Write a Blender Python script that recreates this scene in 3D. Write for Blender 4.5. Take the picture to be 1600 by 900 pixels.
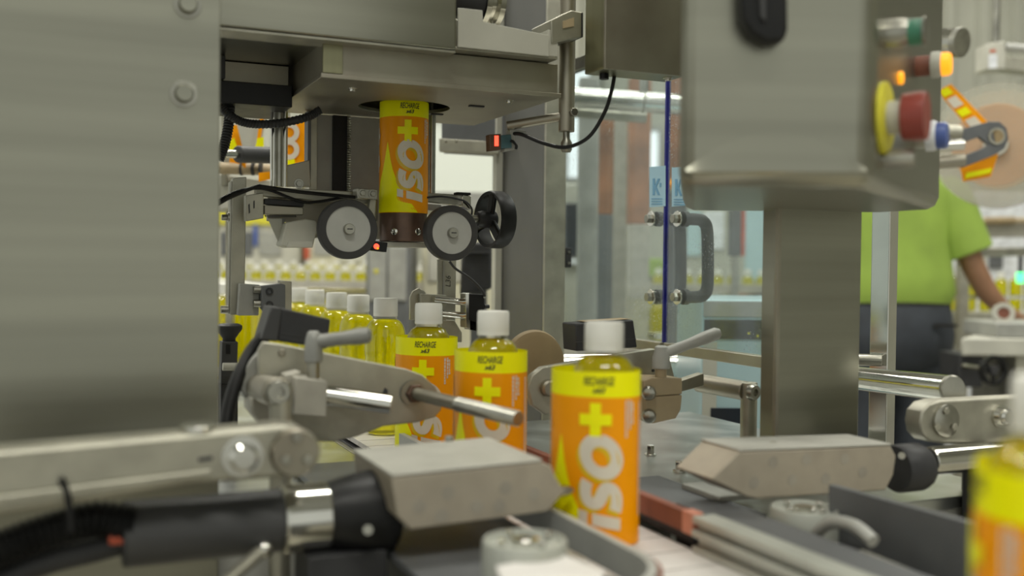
import bpy, bmesh, math, random
from mathutils import Vector, Matrix
random.seed(7)
S = bpy.context.scene
COL = S.collection
for o in list(bpy.data.objects): bpy.data.objects.remove(o)

# ---------------------------------------------------------------- camera
CZ = 1.11                                   # camera height above the floor
ROLL, PITCH = .0105, -math.atan(37/1600)
fw = Vector((0, math.cos(PITCH), math.sin(PITCH))); up0 = Vector((0, -math.sin(PITCH), math.cos(PITCH)))
rt = Vector((1, 0, 0))*math.cos(ROLL) + up0*math.sin(ROLL)
up = -Vector((1, 0, 0))*math.sin(ROLL) + up0*math.cos(ROLL)
cam = bpy.data.cameras.new('camera'); cam_o = bpy.data.objects.new('camera', cam); COL.objects.link(cam_o)
cam_o.matrix_world = Matrix(((rt.x, up.x, -fw.x, 0), (rt.y, up.y, -fw.y, 0), (rt.z, up.z, -fw.z, CZ), (0, 0, 0, 1)))
cam.lens = 36.0; cam.sensor_width = 36.0; cam.clip_start = .02; cam.clip_end = 60
cam.dof.use_dof = True; cam.dof.focus_distance = 1.22; cam.dof.aperture_fstop = 3.4
S.camera = cam_o

# ---------------------------------------------------------------- world, lamps, exposure
w = bpy.data.worlds.new('hall_air'); S.world = w; w.use_nodes = True
w.node_tree.nodes['Background'].inputs[0].default_value = (.86, .88, .80, 1)
w.node_tree.nodes['Background'].inputs[1].default_value = .74
S.view_settings.view_transform = 'Standard'; S.view_settings.look = 'None'
S.view_settings.gamma = 1; S.view_settings.exposure = 0.0; S.view_settings.use_curve_mapping = False
LAMPS = [(-2.4, 1.0), (-2.4, 3.6), (-2.4, 6.0), (0.2, -1.2), (0.2, 1.6), (0.2, 4.2), (2.8, -.4), (2.8, 2.4), (2.8, 5.0)]
for i, (x, y) in enumerate(LAMPS):
    L = bpy.data.lights.new('lamp_light', 'AREA'); L.shape = 'RECTANGLE'; L.size = 1.5; L.size_y = .28
    L.energy = 46; L.color = (1, .985, .90)
    lo = bpy.data.objects.new('lamp_light', L); COL.objects.link(lo); lo.location = (x, y, 4.10)

# ---------------------------------------------------------------- machine frame: u across the line, v along it (away), z above the camera
TH = math.radians(24); CU = Vector((math.cos(TH), math.sin(TH), 0)); CV = Vector((-math.sin(TH), math.cos(TH), 0)); ZZ = Vector((0, 0, 1))
OM = Vector((-.125, 1.22, CZ)); CAM = Vector((0, 0, CZ))
def W(u, v, z): return OM + CU*u + CV*v + ZZ*z
def ray(px, py): return fw + rt*((px-800)/1600) + up*((450-py)/1600)
def at(px, py, Y): d = ray(px, py); return CAM + d*(Y/d.y)
def atz(px, py, z): d = ray(px, py); return CAM + d*(z/d.z)
def atv(px, py, v): d = ray(px, py); return CAM + d*(((OM-CAM).dot(CV)+v)/d.dot(CV))
def atu(px, py, u): d = ray(px, py); return CAM + d*(((OM-CAM).dot(CU)+u)/d.dot(CU))
def uu(px, py, v): return (atv(px, py, v)-OM).dot(CU)
def zz(px, py, v): return atv(px, py, v).z-CZ

# ---------------------------------------------------------------- materials
MATS = {}
def nodes(m): return m.node_tree.nodes, m.node_tree.links
def mat(name, col, rough=.5, metal=0., amt=.12, scale=30., stretch=(1, 1, 1), bump=0., spec=.5, col2=None, emit=0., rvar=.1, coat=0.):
    m = bpy.data.materials.new(name); m.use_nodes = True; n, l = nodes(m); b = n['Principled BSDF']
    tc = n.new('ShaderNodeTexCoord'); mp = n.new('ShaderNodeMapping'); mp.inputs['Scale'].default_value = stretch
    nz = n.new('ShaderNodeTexNoise'); nz.inputs['Scale'].default_value = scale; nz.inputs['Detail'].default_value = 5
    l.new(tc.outputs['Object'], mp.inputs[0]); l.new(mp.outputs[0], nz.inputs['Vector'])
    rp = n.new('ShaderNodeValToRGB'); c2 = col2 or tuple(max(0, c*(1-amt*2)) for c in col); c1 = tuple(min(1, c*(1+amt*.7)) for c in col)
    rp.color_ramp.elements[0].color = (*c2, 1); rp.color_ramp.elements[1].color = (*c1, 1)
    rp.color_ramp.elements[0].position = .3; rp.color_ramp.elements[1].position = .68
    l.new(nz.outputs['Fac'], rp.inputs[0]); l.new(rp.outputs[0], b.inputs['Base Color'])
    mr = n.new('ShaderNodeMapRange'); mr.inputs[3].default_value = max(.02, rough-rvar); mr.inputs[4].default_value = min(1, rough+rvar)
    l.new(nz.outputs['Fac'], mr.inputs[0]); l.new(mr.outputs[0], b.inputs['Roughness'])
    b.inputs['Metallic'].default_value = metal; b.inputs['Specular IOR Level'].default_value = spec
    if coat: b.inputs['Coat Weight'].default_value = coat
    if bump:
        bp = n.new('ShaderNodeBump'); bp.inputs['Strength'].default_value = bump; bp.inputs['Distance'].default_value = .002
        l.new(nz.outputs['Fac'], bp.inputs['Height']); l.new(bp.outputs[0], b.inputs['Normal'])
    if emit:
        b.inputs['Emission Strength'].default_value = emit; b.inputs['Emission Color'].default_value = (*col, 1)
    MATS[name] = m; return m
mat('brushed', (.34, .335, .275), .33, 1, .085, 2.2, (.5, .5, 16), .10, rvar=.08)  # brushed grain; colour streaks also imitate horizontal highlight bands
mat('brushed_v', (.29, .28, .175), .36, 1, .05, 3, (40, 40, 1.5), .012, rvar=.08)
mat('steel', (.40, .39, .34), .32, 1, .14, 40, rvar=.1)
mat('worn_steel', (.36, .345, .28), .48, 1, .16, 14, col2=(.30, .27, .22), rvar=.12)
mat('polished', (.66, .65, .60), .12, 1, .05, 20, rvar=.05)
mat('alu', (.42, .405, .335), .45, .75, .10, 35, rvar=.08)
mat('cast_lit_top', (.45, .44, .39), .55, .1, .06, 40, bump=.08)  # paler tone for block tops, overhead light put into the colour
mat('post_grey', (.115, .114, .105), .5, .15, .08, 14)
mat('dot_blue', (.335, .305, .25), .6)
mat('cast', (.44, .42, .36), .62, .25, .10, 30, bump=.15, rvar=.08)
mat('spotted', (.37, .325, .255), .6, .1, .06, 45, bump=.05)
mat('grey_paint', (.35, .35, .32), .5, 0, .08, 25)
mat('lever_grey', (.27, .27, .25), .45, .3, .08, 40)
mat('pale_paint', (.52, .51, .44), .5, 0, .07, 12)
mat('cream', (.66, .63, .47), .55, 0, .05, 6)
mat('black', (.012, .012, .012), .42, 0, .2, 40, spec=.28)
mat('dark', (.038, .038, .040), .5, 0, .15, 30, spec=.35)
mat('charcoal', (.045, .045, .046), .5, 0, .1, 25)
mat('slate', (.13, .135, .14), .5, .1, .1, 18)
mat('rubber', (.035, .034, .033), .62, 0, .15, 60)
mat('grey_disc', (.43, .43, .40), .45, .1, .05, 40)
mat('brown_collar', (.13, .075, .05), .35, .3, .2, 50)
mat('pink_worn', (.60, .25, .17), .6)
mat('pale_rail', (.46, .47, .42), .42, .2, .06, 20)
mat('brown_red', (.25, .085, .05), .6, 0, .15, 25)
mat('tan', (.34, .25, .13), .6, 0, .12, 18)
mat('bracket_tan', (.46, .36, .22), .5, 0, .12, 14)
mat('rust', (.34, .14, .06), .65, .2, .25, 12)
mat('white_slat', (.72, .69, .66), .5, 0, .05, 25)
mat('cap_white', (.80, .79, .73), .38, 0, .03, 30)
mat('red_plastic', (.55, .10, .05), .4)
mat('estop_red', (.30, .05, .035), .4)
mat('yellow_plastic', (.72, .66, .05), .45)
mat('green_plastic', (.05, .22, .13), .4)
mat('blue_plastic', (.08, .13, .40), .4)
mat('white_plastic', (.80, .82, .86), .35)
mat('teal', (.06, .13, .15), .4)
mat('film_yellow', (.96, .93, .0), .36, 0, .02, 20, spec=.2)
mat('film_orange', (.97, .36, .0), .36, 0, .04, 14, spec=.2)
mat('film_white', (.72, .66, .55), .35, 0, .04, 20)
mat('film_ink', (.03, .028, .02), .5)
mat('film_shade', (.80, .52, .0), .35)
mat('lime', (.28, .41, .065), .8, 0, .08, 9, bump=.1)
mat('navy', (.045, .052, .064), .8, 0, .15, 14)
mat('skin', (.36, .19, .11), .5, 0, .06, 20)
mat('hair', (.015, .012, .010), .5, 0, .2, 60)
mat('leather', (.02, .018, .016), .4)
mat('concrete', (.42, .41, .37), .6, 0, .12, 2.5)
mat('cladding', (.44, .44, .37), .55, 0, .05, 3)
mat('ceiling_grey', (.42, .42, .38), .8, 0, .05, 2)
mat('deck_steel', (.50, .52, .50), .32, 1, .08, 20)
mat('paper_blue', (.36, .56, .68), .7, 0, .03, 30)
mat('print_blue', (.16, .36, .55), .7)
mat('edge_blue', (.012, .014, .20), .25)
mat('panel_blue', (.42, .58, .62), .3, 0, .05, 6)
mat('smoke_black', (.02, .025, .035), .12)
mat('red_glow', (1.0, .06, .03), .4, emit=3.0)
mat('amber_glow', (1.0, .36, .01), .4, emit=1.1)
mat('green_glow', (.1, 1.0, .35), .4, emit=2.0)
mat('lamp_white', (1, .98, .90), .4, emit=5.0)
mat('daylight', (.92, .97, 1.0), .4, emit=.75, amt=.01)
mat('cream_light', (.50, .52, .45), .4, emit=.55, amt=.01)

def mix_mat(name, build):
    m = bpy.data.materials.new(name); m.use_nodes = True; n, l = nodes(m); n.remove(n['Principled BSDF'])
    out = n['Material Output']; l.new(build(n, l), out.inputs[0]); MATS[name] = m
def facing(n, l, lo, hi):
    lw = n.new('ShaderNodeLayerWeight'); lw.inputs['Blend'].default_value = .5
    pw = n.new('ShaderNodeMath'); pw.operation = 'POWER'; pw.inputs[1].default_value = 4; l.new(lw.outputs['Facing'], pw.inputs[0])
    ma = n.new('ShaderNodeMath'); ma.operation = 'MULTIPLY_ADD'; ma.inputs[1].default_value = hi; ma.inputs[2].default_value = lo; l.new(pw.outputs[0], ma.inputs[0]); return ma
def pet(n, l):
    t = n.new('ShaderNodeBsdfTransparent'); t.inputs[0].default_value = (.97, .97, .95, 1)
    g = n.new('ShaderNodeBsdfGlossy'); g.inputs['Roughness'].default_value = .05; g.inputs[0].default_value = (1, 1, 1, 1)
    f = facing(n, l, .05, .75)
    x = n.new('ShaderNodeMixShader'); l.new(f.outputs[0], x.inputs[0]); l.new(t.outputs[0], x.inputs[1]); l.new(g.outputs[0], x.inputs[2]); return x.outputs[0]
mix_mat('pet', pet)
def liq(n, l):
    g = n.new('ShaderNodeBsdfRefraction'); g.inputs[0].default_value = (.98, .95, .05, 1); g.inputs['IOR'].default_value = 1.33; g.inputs['Roughness'].default_value = .03
    t = n.new('ShaderNodeBsdfTranslucent'); t.inputs[0].default_value = (.98, .93, .01, 1)
    d = n.new('ShaderNodeBsdfDiffuse'); d.inputs[0].default_value = (.90, .85, .0, 1)
    a = n.new('ShaderNodeMixShader'); a.inputs[0].default_value = .45; l.new(t.outputs[0], a.inputs[1]); l.new(d.outputs[0], a.inputs[2])
    x = n.new('ShaderNodeMixShader'); x.inputs[0].default_value = .36; l.new(g.outputs[0], x.inputs[1]); l.new(a.outputs[0], x.inputs[2]); return x.outputs[0]
mix_mat('liquid', liq)
def acrylic(n, l):
    t = n.new('ShaderNodeBsdfTransparent'); t.inputs[0].default_value = (.86, .91, .91, 1)
    g = n.new('ShaderNodeBsdfGlossy'); g.inputs['Roughness'].default_value = .04
    f = facing(n, l, .035, .5)
    x = n.new('ShaderNodeMixShader'); l.new(f.outputs[0], x.inputs[0]); l.new(t.outputs[0], x.inputs[1]); l.new(g.outputs[0], x.inputs[2])
    tc = n.new('ShaderNodeTexCoord'); nz = n.new('ShaderNodeTexNoise'); nz.inputs['Scale'].default_value = 420; nz.inputs['Detail'].default_value = 1
    nb = n.new('ShaderNodeTexNoise'); nb.inputs['Scale'].default_value = 7
    l.new(tc.outputs['Object'], nz.inputs['Vector']); l.new(tc.outputs['Object'], nb.inputs['Vector'])
    r1 = n.new('ShaderNodeMapRange'); r1.inputs[1].default_value = .66; r1.inputs[2].default_value = .72; l.new(nz.outputs['Fac'], r1.inputs[0])
    r2 = n.new('ShaderNodeMapRange'); r2.inputs[1].default_value = .42; r2.inputs[2].default_value = .7; l.new(nb.outputs['Fac'], r2.inputs[0])
    mu = n.new('ShaderNodeMath'); mu.operation = 'MULTIPLY'; l.new(r1.outputs[0], mu.inputs[0]); l.new(r2.outputs[0], mu.inputs[1])
    ad = n.new('ShaderNodeMath'); ad.operation = 'MULTIPLY_ADD'; ad.inputs[1].default_value = .6; ad.inputs[2].default_value = .06; l.new(mu.outputs[0], ad.inputs[0])
    d = n.new('ShaderNodeBsdfDiffuse'); d.inputs[0].default_value = (.78, .84, .84, 1)
    y = n.new('ShaderNodeMixShader'); l.new(ad.outputs[0], y.inputs[0]); l.new(x.outputs[0], y.inputs[1]); l.new(d.outputs[0], y.inputs[2]); return y.outputs[0]
mix_mat('acrylic', acrylic)
def haze_reel(n, l):
    t = n.new('ShaderNodeBsdfTransparent'); g = n.new('ShaderNodeBsdfPrincipled'); g.inputs['Base Color'].default_value = (.52, .51, .42, 1); g.inputs['Roughness'].default_value = .25
    x = n.new('ShaderNodeMixShader'); x.inputs[0].default_value = .38; l.new(t.outputs[0], x.inputs[1]); l.new(g.outputs[0], x.inputs[2]); return x.outputs[0]
mix_mat('clear_flange', haze_reel)

# ---------------------------------------------------------------- mesh builder
class B:
    def __init__(s): s.bm = bmesh.new(); s.mi = 0
    def face(s, vs):
        try: f = s.bm.faces.new(vs); f.material_index = s.mi; return f
        except ValueError: return None
    def quadbox(s, c, a, b, d):           # centre and three half vectors
        c, a, b, d = map(Vector, (c, a, b, d))
        v = [s.bm.verts.new(c+a*i+b*j+d*k) for k in (-1, 1) for j in (-1, 1) for i in (-1, 1)]
        for q in ((0, 2, 3, 1), (4, 5, 7, 6), (0, 1, 5, 4), (2, 6, 7, 3), (0, 4, 6, 2), (1, 3, 7, 5)): s.face([v[i] for i in q])
        return s
    def lbox(s, u0, u1, v0, v1, z0, z1):
        return s.quadbox(W((u0+u1)/2, (v0+v1)/2, (z0+z1)/2), CU*((u1-u0)/2), CV*((v1-v0)/2), ZZ*((z1-z0)/2))
    def box(s, x0, x1, y0, y1, z0, z1):
        return s.quadbox(((x0+x1)/2, (y0+y1)/2, (z0+z1)/2), ((x1-x0)/2, 0, 0), (0, (y1-y0)/2, 0), (0, 0, (z1-z0)/2))
    def prism(s, pts, ext):
        a = [s.bm.verts.new(Vector(p)) for p in pts]; b = [s.bm.verts.new(Vector(p)+ext) for p in pts]
        s.face(a); s.face(b[::-1]); n = len(a)
        for i in range(n): s.face([a[i], b[i], b[(i+1) % n], a[(i+1) % n]])
        return s
    def slab(s, pix, v, t):               # outline in the plane v, thickness t away from the camera
        return s.prism([atv(x, y, v) for x, y in pix], CV*t)
    def slabY(s, pix, Y, t): return s.prism([at(x, y, Y) for x, y in pix], Vector((0, t, 0)))
    def lathe(s, prof, base, axis, seg=24, cap=True):
        ax = Vector(axis).normalized(); t = Vector((0, 0, 1)) if abs(ax.z) < .9 else Vector((1, 0, 0))
        e1 = ax.cross(t).normalized(); e2 = ax.cross(e1); base = Vector(base); rings = []
        for r, h in prof:
            rings.append([s.bm.verts.new(base+ax*h+(e1*math.cos(2*math.pi*i/seg)+e2*math.sin(2*math.pi*i/seg))*max(r, 1e-5)) for i in range(seg)])
        for a, b in zip(rings, rings[1:]):
            for i in range(seg): s.face([a[i], b[i], b[(i+1) % seg], a[(i+1) % seg]])
        if cap: s.face(rings[0]); s.face(rings[-1][::-1])
        return s
    def cyl(s, p0, p1, r, r1=None, seg=24):
        p0, p1 = Vector(p0), Vector(p1); h = (p1-p0).length
        return s.lathe([(r, 0), (r if r1 is None else r1, h)], p0, p1-p0, seg)
    def hexa(s, p, axis, r, h): return s.lathe([(r, 0), (r, h*.85), (r*.9, h)], p, axis, 6)
    def ring(s, c, axis, ro, ri, h, seg=40):
        return s.lathe([(ri, 0), (ro, 0), (ro, h), (ri, h), (ri, 0)], c, axis, seg, cap=False)
    def tube(s, pts, r, seg=10, sub=6, rib=0):
        P = [Vector(p) for p in pts]; Q = []
        if len(P) > 2:
            E = [P[0]*2-P[1]]+P+[P[-1]*2-P[-2]]
            for i in range(1, len(E)-2):
                for k in range(sub):
                    t = k/sub; a, b, c, d = E[i-1:i+3]
                    Q.append(.5*((2*b)+(c-a)*t+(2*a-5*b+4*c-d)*t*t+(3*b-a-3*c+d)*t**3))
            Q.append(P[-1])
        else: Q = P
        tg = [(Q[min(i+1, len(Q)-1)]-Q[max(i-1, 0)]).normalized() for i in range(len(Q))]
        nrm = tg[0].orthogonal().normalized(); rings = []
        for i, q in enumerate(Q):
            nrm = (nrm-tg[i]*nrm.dot(tg[i])).normalized(); bn = tg[i].cross(nrm); rr = r*(1+rib*(i % 2))
            rings.append([s.bm.verts.new(q+(nrm*math.cos(2*math.pi*k/seg)+bn*math.sin(2*math.pi*k/seg))*rr) for k in range(seg)])
        for a, b in zip(rings, rings[1:]):
            for k in range(seg): s.face([a[k], a[(k+1) % seg], b[(k+1) % seg], b[k]])
        s.face(rings[0][::-1]); s.face(rings[-1]); return s
    def ball(s, c, r, sc=(1, 1, 1)):
        M = Matrix.Translation(Vector(c)) @ Matrix.Diagonal((*sc, 1)); 
        bmesh.ops.create_uvsphere(s.bm, u_segments=20, v_segments=12, radius=r, matrix=M); return s
    def mesh(s, name, off=Vector((0, 0, 0)), smooth=True):
        bmesh.ops.recalc_face_normals(s.bm, faces=s.bm.faces)
        for v in s.bm.verts: v.co -= off
        me = bpy.data.meshes.new(name); s.bm.to_mesh(me); s.bm.free()
        if smooth:
            me.shade_smooth(); me.set_sharp_from_angle(angle=math.radians(38))
        return me

class Thing:
    def __init__(s, name, label, cat, group=None, kind=None): s.a = (name, label, cat, group, kind); s.parts = []
    def add(s, name, b, m, bev=.0008, sub=None, label=None): s.parts.append((name, b, m, bev, sub, label)); return len(s.parts)-1
    def done(s, origin=None):
        name, label, cat, group, kind = s.a; inf = 1e9; lo = Vector((inf, inf, inf)); hi = -lo
        for p in s.parts:
            for v in p[1].bm.verts:
                for i in range(3): lo[i] = min(lo[i], v.co[i]); hi[i] = max(hi[i], v.co[i])
        org = Vector(((lo.x+hi.x)/2, (lo.y+hi.y)/2, lo.z)) if origin is None else Vector(origin)
        one = len(s.parts) == 1 and s.parts[0][0] in (None, name)
        root = None; made = []
        if not one:
            root = bpy.data.objects.new(name, None); root.empty_display_size = .02; root.location = org; COL.objects.link(root)
        for pn, b, m, bev, sub, lab in s.parts:
            me = b.mesh(pn or name, org); o = bpy.data.objects.new(pn or name, me); COL.objects.link(o)
            for q in (m if isinstance(m, (list, tuple)) else [m]): me.materials.append(MATS[q])
            if bev:
                md = o.modifiers.new('edge', 'BEVEL'); md.width = bev; md.segments = 2; md.limit_method = 'ANGLE'; md.angle_limit = math.radians(50)
            if one: o.location = org; root = o
            else: o.parent = made[sub] if sub is not None else root
            if lab: o['label'] = lab
            made.append(o)
        if label: root['label'] = label
        if cat: root['category'] = cat
        if group: root['group'] = group
        if kind: root['kind'] = kind
        s.objs = made; return root
def single(name, label, cat, b, m, bev=.0008, group=None, kind=None):
    t = Thing(name, label, cat, group, kind); t.add(None, b, m, bev); return t.done()
def struct(name, b, m, label=None): return single(name, label, None, b, m, 0, kind='structure')
def copy_tree(o, parent=None):
    c = o.copy(); COL.objects.link(c); c.parent = parent
    for ch in list(o.children): copy_tree(ch, c)
    return c
def dup(root, loc, rz=0, label=None, group=None):
    c = copy_tree(root); c.location = loc; c.rotation_euler = (0, 0, rz)
    if label: c['label'] = label
    if group: c['group'] = group
    return c
def bolts(t, pts, axis, r, h, m='steel', name='bolt', washer=True, sub=None):
    for p in pts:
        b = B(); p = Vector(p); ax = Vector(axis).normalized()
        if washer: b.cyl(p, p+ax*h*.25, r*1.5, seg=18)
        b.hexa(p+ax*h*.2, ax, r, h); t.add(name, b, m, .0003, sub=sub)
NV = -CV
# ================================================================ the hall
struct('floor', B().box(-6, 7, -4, 7.4, -.05, 0), 'concrete')
struct('ceiling', B().box(-6, 7, -4, 7.4, 4.6, 4.7), 'ceiling_grey')
wall = struct('wall_back', B().box(-6, 7, 7.3, 7.4, 0, 4.6), 'cladding')
wr = struct('wall_right', B().box(6.9, 7, -4, 7.3, 0, 4.6), 'cladding')
# ribbed cladding sheets on the back wall
b = B(); x = 0
prof = [(0, 0), (.13, 0), (.155, -.045), (.215, -.045), (.24, 0), (.37, 0), (.395, -.045), (.455, -.045), (.48, 0)]
b.prism([Vector((px, py, 0)) for px, py in prof]+[Vector((.48, .02, 0)), Vector((0, .02, 0))], Vector((0, 0, 4.6)))
pm = b.mesh('panel', smooth=False); pm.materials.append(MATS['cladding'])
for i in range(27):
    o = bpy.data.objects.new('panel', pm); COL.objects.link(o); o.parent = wall
    o.location = Vector((-6+i*.48, 7.28, 0))-wall.location
for i, (x0, x1, z0, z1) in enumerate([(.38, .62, 1.72, 2.15), (.86, 1.01, 1.72, 2.05), (1.16, 1.24, 1.74, 2.02), (.40, .52, 2.30, 2.48)]):
    t = Thing('window_%d' % (i+1), None, None, kind='structure')
    t.add('pane', B().box(x0, x1, 7.18, 7.20, z0, z1), 'daylight', 0)
    f = B(); k = .03
    f.box(x0-k, x0, 7.15, 7.24, z0-k, z1+k); f.box(x1, x1+k, 7.15, 7.24, z0-k, z1+k); f.box(x0, x1, 7.15, 7.24, z1, z1+k); f.box(x0, x1, 7.15, 7.24, z0-k, z0)
    t.add('window_frame', f, 'grey_paint', .004); t.done()
where = ['far left by the open side', 'far left in the middle', 'far left near the back wall', 'behind the camera', 'above the sleeving machine', 'above the far conveyor', 'right side near the camera', 'right side above the worker', 'right side near the back wall']
for (x, y), wn in zip(LAMPS, where):
    t = Thing('ceiling_light', 'long white batten lamp hanging from the ceiling, '+wn, 'lamp', 'ceiling batten lamps')
    t.add('housing', B().box(x-.78, x+.78, y-.17, y+.17, 4.16, 4.22), 'pale_paint', .01)
    t.add('diffuser', B().box(x-.75, x+.75, y-.14, y+.14, 4.13, 4.16), 'lamp_white', 0)
    for sx in (-.5, .5): t.add('hanger', B().cyl((x+sx, y, 4.22), (x+sx, y, 4.6), .008, seg=8), 'steel', 0)
    t.done()

# ================================================================ label artwork on the shrink sleeves
def arc_table(a, bb, n=720):
    ph = [-math.pi+2*math.pi*i/n for i in range(n+1)]; s = [0]
    for i in range(n):
        d = math.hypot(a*(math.sin(ph[i+1])-math.sin(ph[i])), bb*(math.cos(ph[i+1])-math.cos(ph[i]))); s.append(s[-1]+d)
    mid = s[n//2]; return ph, [q-mid for q in s]
def wrap(a, bb):
    ph, s = arc_table(a, bb)
    def f(x, z, off):
        lo, hi = 0, len(s)-1
        while hi-lo > 1:
            m = (lo+hi)//2
            if s[m] <= x: lo = m
            else: hi = m
        k = (x-s[lo])/max(1e-9, s[hi]-s[lo]); p = ph[lo]+(ph[hi]-ph[lo])*k
        return Vector(((a+off)*math.sin(p), -(bb+off)*math.cos(p), z))
    return f
HS = .131
def strip(b, f, pts, wd, off, tf):         # thick stroke along a polyline, in letter coordinates
    n = len(pts); L = []; R = []
    for i, (x, y) in enumerate(pts):
        x0, y0 = pts[max(i-1, 0)]; x1, y1 = pts[min(i+1, n-1)]; dx, dy = x1-x0, y1-y0; d = math.hypot(dx, dy) or 1
        L.append((x-dy/d*wd/2, y+dx/d*wd/2)); R.append((x+dy/d*wd/2, y-dx/d*wd/2))
    lv = [b.bm.verts.new(f(*tf(*p), off)) for p in L]; rv = [b.bm.verts.new(f(*tf(*p), off)) for p in R]
    for i in range(n-1): b.face([lv[i], rv[i], rv[i+1], lv[i+1]])
def grid_quad(b, f, x0, x1, y0, y1, off, tf, n=4):
    g = [[b.bm.verts.new(f(*tf(x0+(x1-x0)*i/n, y0+(y1-y0)*j/n), off)) for i in range(n+1)] for j in range(n+1)]
    for j in range(n):
        for i in range(n): b.face([g[j][i], g[j][i+1], g[j+1][i+1], g[j+1][i]])
def bez(p, n=10):
    out = []
    for a, c, d, e in p:
        for i in range(n):
            t = i/n; out.append(tuple(a[k]*(1-t)**3+3*c[k]*t*(1-t)**2+3*d[k]*t*t*(1-t)+e[k]*t**3 for k in (0, 1)))
    out.append(p[-1][3]); return out
def text_mesh(txt, size, bold, shear=.2):
    cu = bpy.data.curves.new('lettering', 'FONT'); cu.body = txt; cu.size = 1; cu.offset = bold; cu.shear = shear; cu.align_x = 'CENTER'; cu.resolution_u = 3
    o = bpy.data.objects.new('lettering', cu); COL.objects.link(o); bpy.context.view_layer.update()
    me = bpy.data.meshes.new_from_object(o.evaluated_get(bpy.context.evaluated_depsgraph_get()))
    V = [(v.co.x*size, v.co.y*size) for v in me.vertices]; F = [tuple(p.vertices) for p in me.polygons]
    bpy.data.objects.remove(o); bpy.data.curves.remove(cu); bpy.data.meshes.remove(me); return V, F
TXT = [(text_mesh('RECHARGE', .0090, .010, .22), .1212, .50), (text_mesh('\u00bb63', .0060, .025, .3), .1155, 1.0)]
def sleeve_meshes(a, bb, sh):
    """ sleeve tube, spike, letters and print; sh shifts the artwork round the sleeve """
    f = wrap(a, bb); ph, s = arc_table(a, bb); smax = s[-1]
    tb = B(); N = 168; rows = [0, .012, .05, .09, .112, .1122, .125, HS]
    xs = [-smax+2*smax*i/N for i in range(N)]
    g = [[tb.bm.verts.new(f(x, z, 0)) for x in xs] for z in rows]
    for j in range(len(rows)-1):
        tb.mi = 1 if rows[j] >= .112 else 0
        for i in range(N): tb.face([g[j][i], g[j][(i+1) % N], g[j+1][(i+1) % N], g[j+1][i]])
    sp = B(); o1 = .0003
    lft = [(-.0220, .082), (-.0262, .063), (-.0300, .05), (-.036, .038), (-.044, .023), (-.052, .009), (-.055, .0005)]
    rgt = [(-.0215, .082), (-.0179, .063), (-.0145, .05), (-.0101, .038), (-.0023, .023), (.0093, .009), (.0161, .0005)]
    gl = [[sp.bm.verts.new(f(l[0]+(r_[0]-l[0])*k/24+sh*.3, l[1], o1)) for k in range(25)] for l, r_ in zip(lft, rgt)]
    for j in range(len(gl)-1):
        for k in range(24): sp.face([gl[j][k], gl[j][k+1], gl[j+1][k+1], gl[j+1][k]])
    # letters: p runs up the label (reading direction), q is the height of the letter (towards the left)
    def tf(p, q): return (.0215+sh-q-.10*p*0, p+.20*q)
    def tfs(p, q): return (.0190+sh-q, p-.0028+.20*q)
    le = B(); shd = B(); o2 = .0007; o3 = .0005
    O_ = [(.0650+.0122*math.cos(t), .0148+.0118*math.sin(t)) for t in [2*math.pi*i/28 for i in range(29)]]
    S_ = bez([((.0265, .0040), (.0330, .0020), (.0435, .0020), (.0430, .0090)), ((.0430, .0090), (.0425, .0150), (.0290, .0130), (.0285, .0205)), ((.0285, .0205), (.0285, .0275), (.0390, .0270), (.0445, .0250))])
    for bb_, t_, o_ in ((shd, tfs, o3), (le, tf, o2)):
        strip(bb_, f, O_, .0094, o_, t_); strip(bb_, f, S_, .0086, o_, t_)
    grid_quad(le, f, .0125, .0215, 0, .021, o2, tf); grid_quad(le, f, .0125, .0215, .0245, .0315, o2, tf)
    pl = B()
    def tp(p, q): return (.0035+sh+q*.95-.0015, p)
    strip(pl, f, [(.083+i*.0025, -.0) for i in range(11)], .0085, o2+.0002, tp)
    strip(pl, f, [(.0955, -.0125+i*.0025) for i in range(11)], .0085, o2+.0003, tp)
    rc = B()
    for (V, F), z, sx in TXT:
        vs = [rc.bm.verts.new(f(x*sx+.004+sh, y+z, o2)) for x, y in V]
        for q in F: rc.face([vs[i] for i in q])
    pr = B(); rng = random.Random(3)
    def ident(x, y): return (x, y)
    for k, (x, z0, z1) in enumerate([(.0255, .082, .110), (.0285, .088, .110), (.031, .092, .108)]):
        z = z0
        while z < z1:
            h = .0012+rng.random()*.0025; grid_quad(pr, f, x+sh-.0007, x+sh+.0007+rng.random()*.0006, z, min(z1, z+h), o2, ident, 2); z += h+.0006
    z = .022
    while z < .108: grid_quad(pr, f, .0395+sh, .0425+sh, z, z+.0016, o2, ident, 2); z += .0024
    for k in range(9):
        z0 = .048+k*.0065; wv = .006+.003*math.sin(k*1.3); grid_quad(pr, f, -.046+sh*.3, -.046+wv+sh*.3, z0, z0+.0066, o2, ident, 3)
    out = []
    for nm, b_, ms in (('sleeve', tb, ['film_orange', 'film_yellow']), ('spike_print', sp, ['film_yellow']), ('letter_shadow', shd, ['film_shade']), ('lettering', le, ['film_white']), ('plus_sign', pl, ['film_yellow']), ('brand_text', rc, ['film_ink']), ('small_print', pr, ['film_white'])):
        me = b_.mesh(nm)
        for q in ms: me.materials.append(MATS[q])
        out.append((nm, me))
    return out
SL_BOTTLE = sleeve_meshes(.0350, .0280, .0075); SL_MAND = sleeve_meshes(.0290, .0290, .0015)
def put_sleeve(root, meshes, loc=(0, 0, 0)):
    so = None
    for nm, me in meshes:
        nm2 = {'brand_text': 'black_lettering', 'lettering': 'white_lettering'}.get(nm, nm)
        o = bpy.data.objects.new(nm2, me); COL.objects.link(o)
        if nm == 'small_print': o['kind'] = 'stuff'
        if so is None: so = o; o.parent = root; o.location = loc
        else: o.parent = so
    return so

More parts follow.
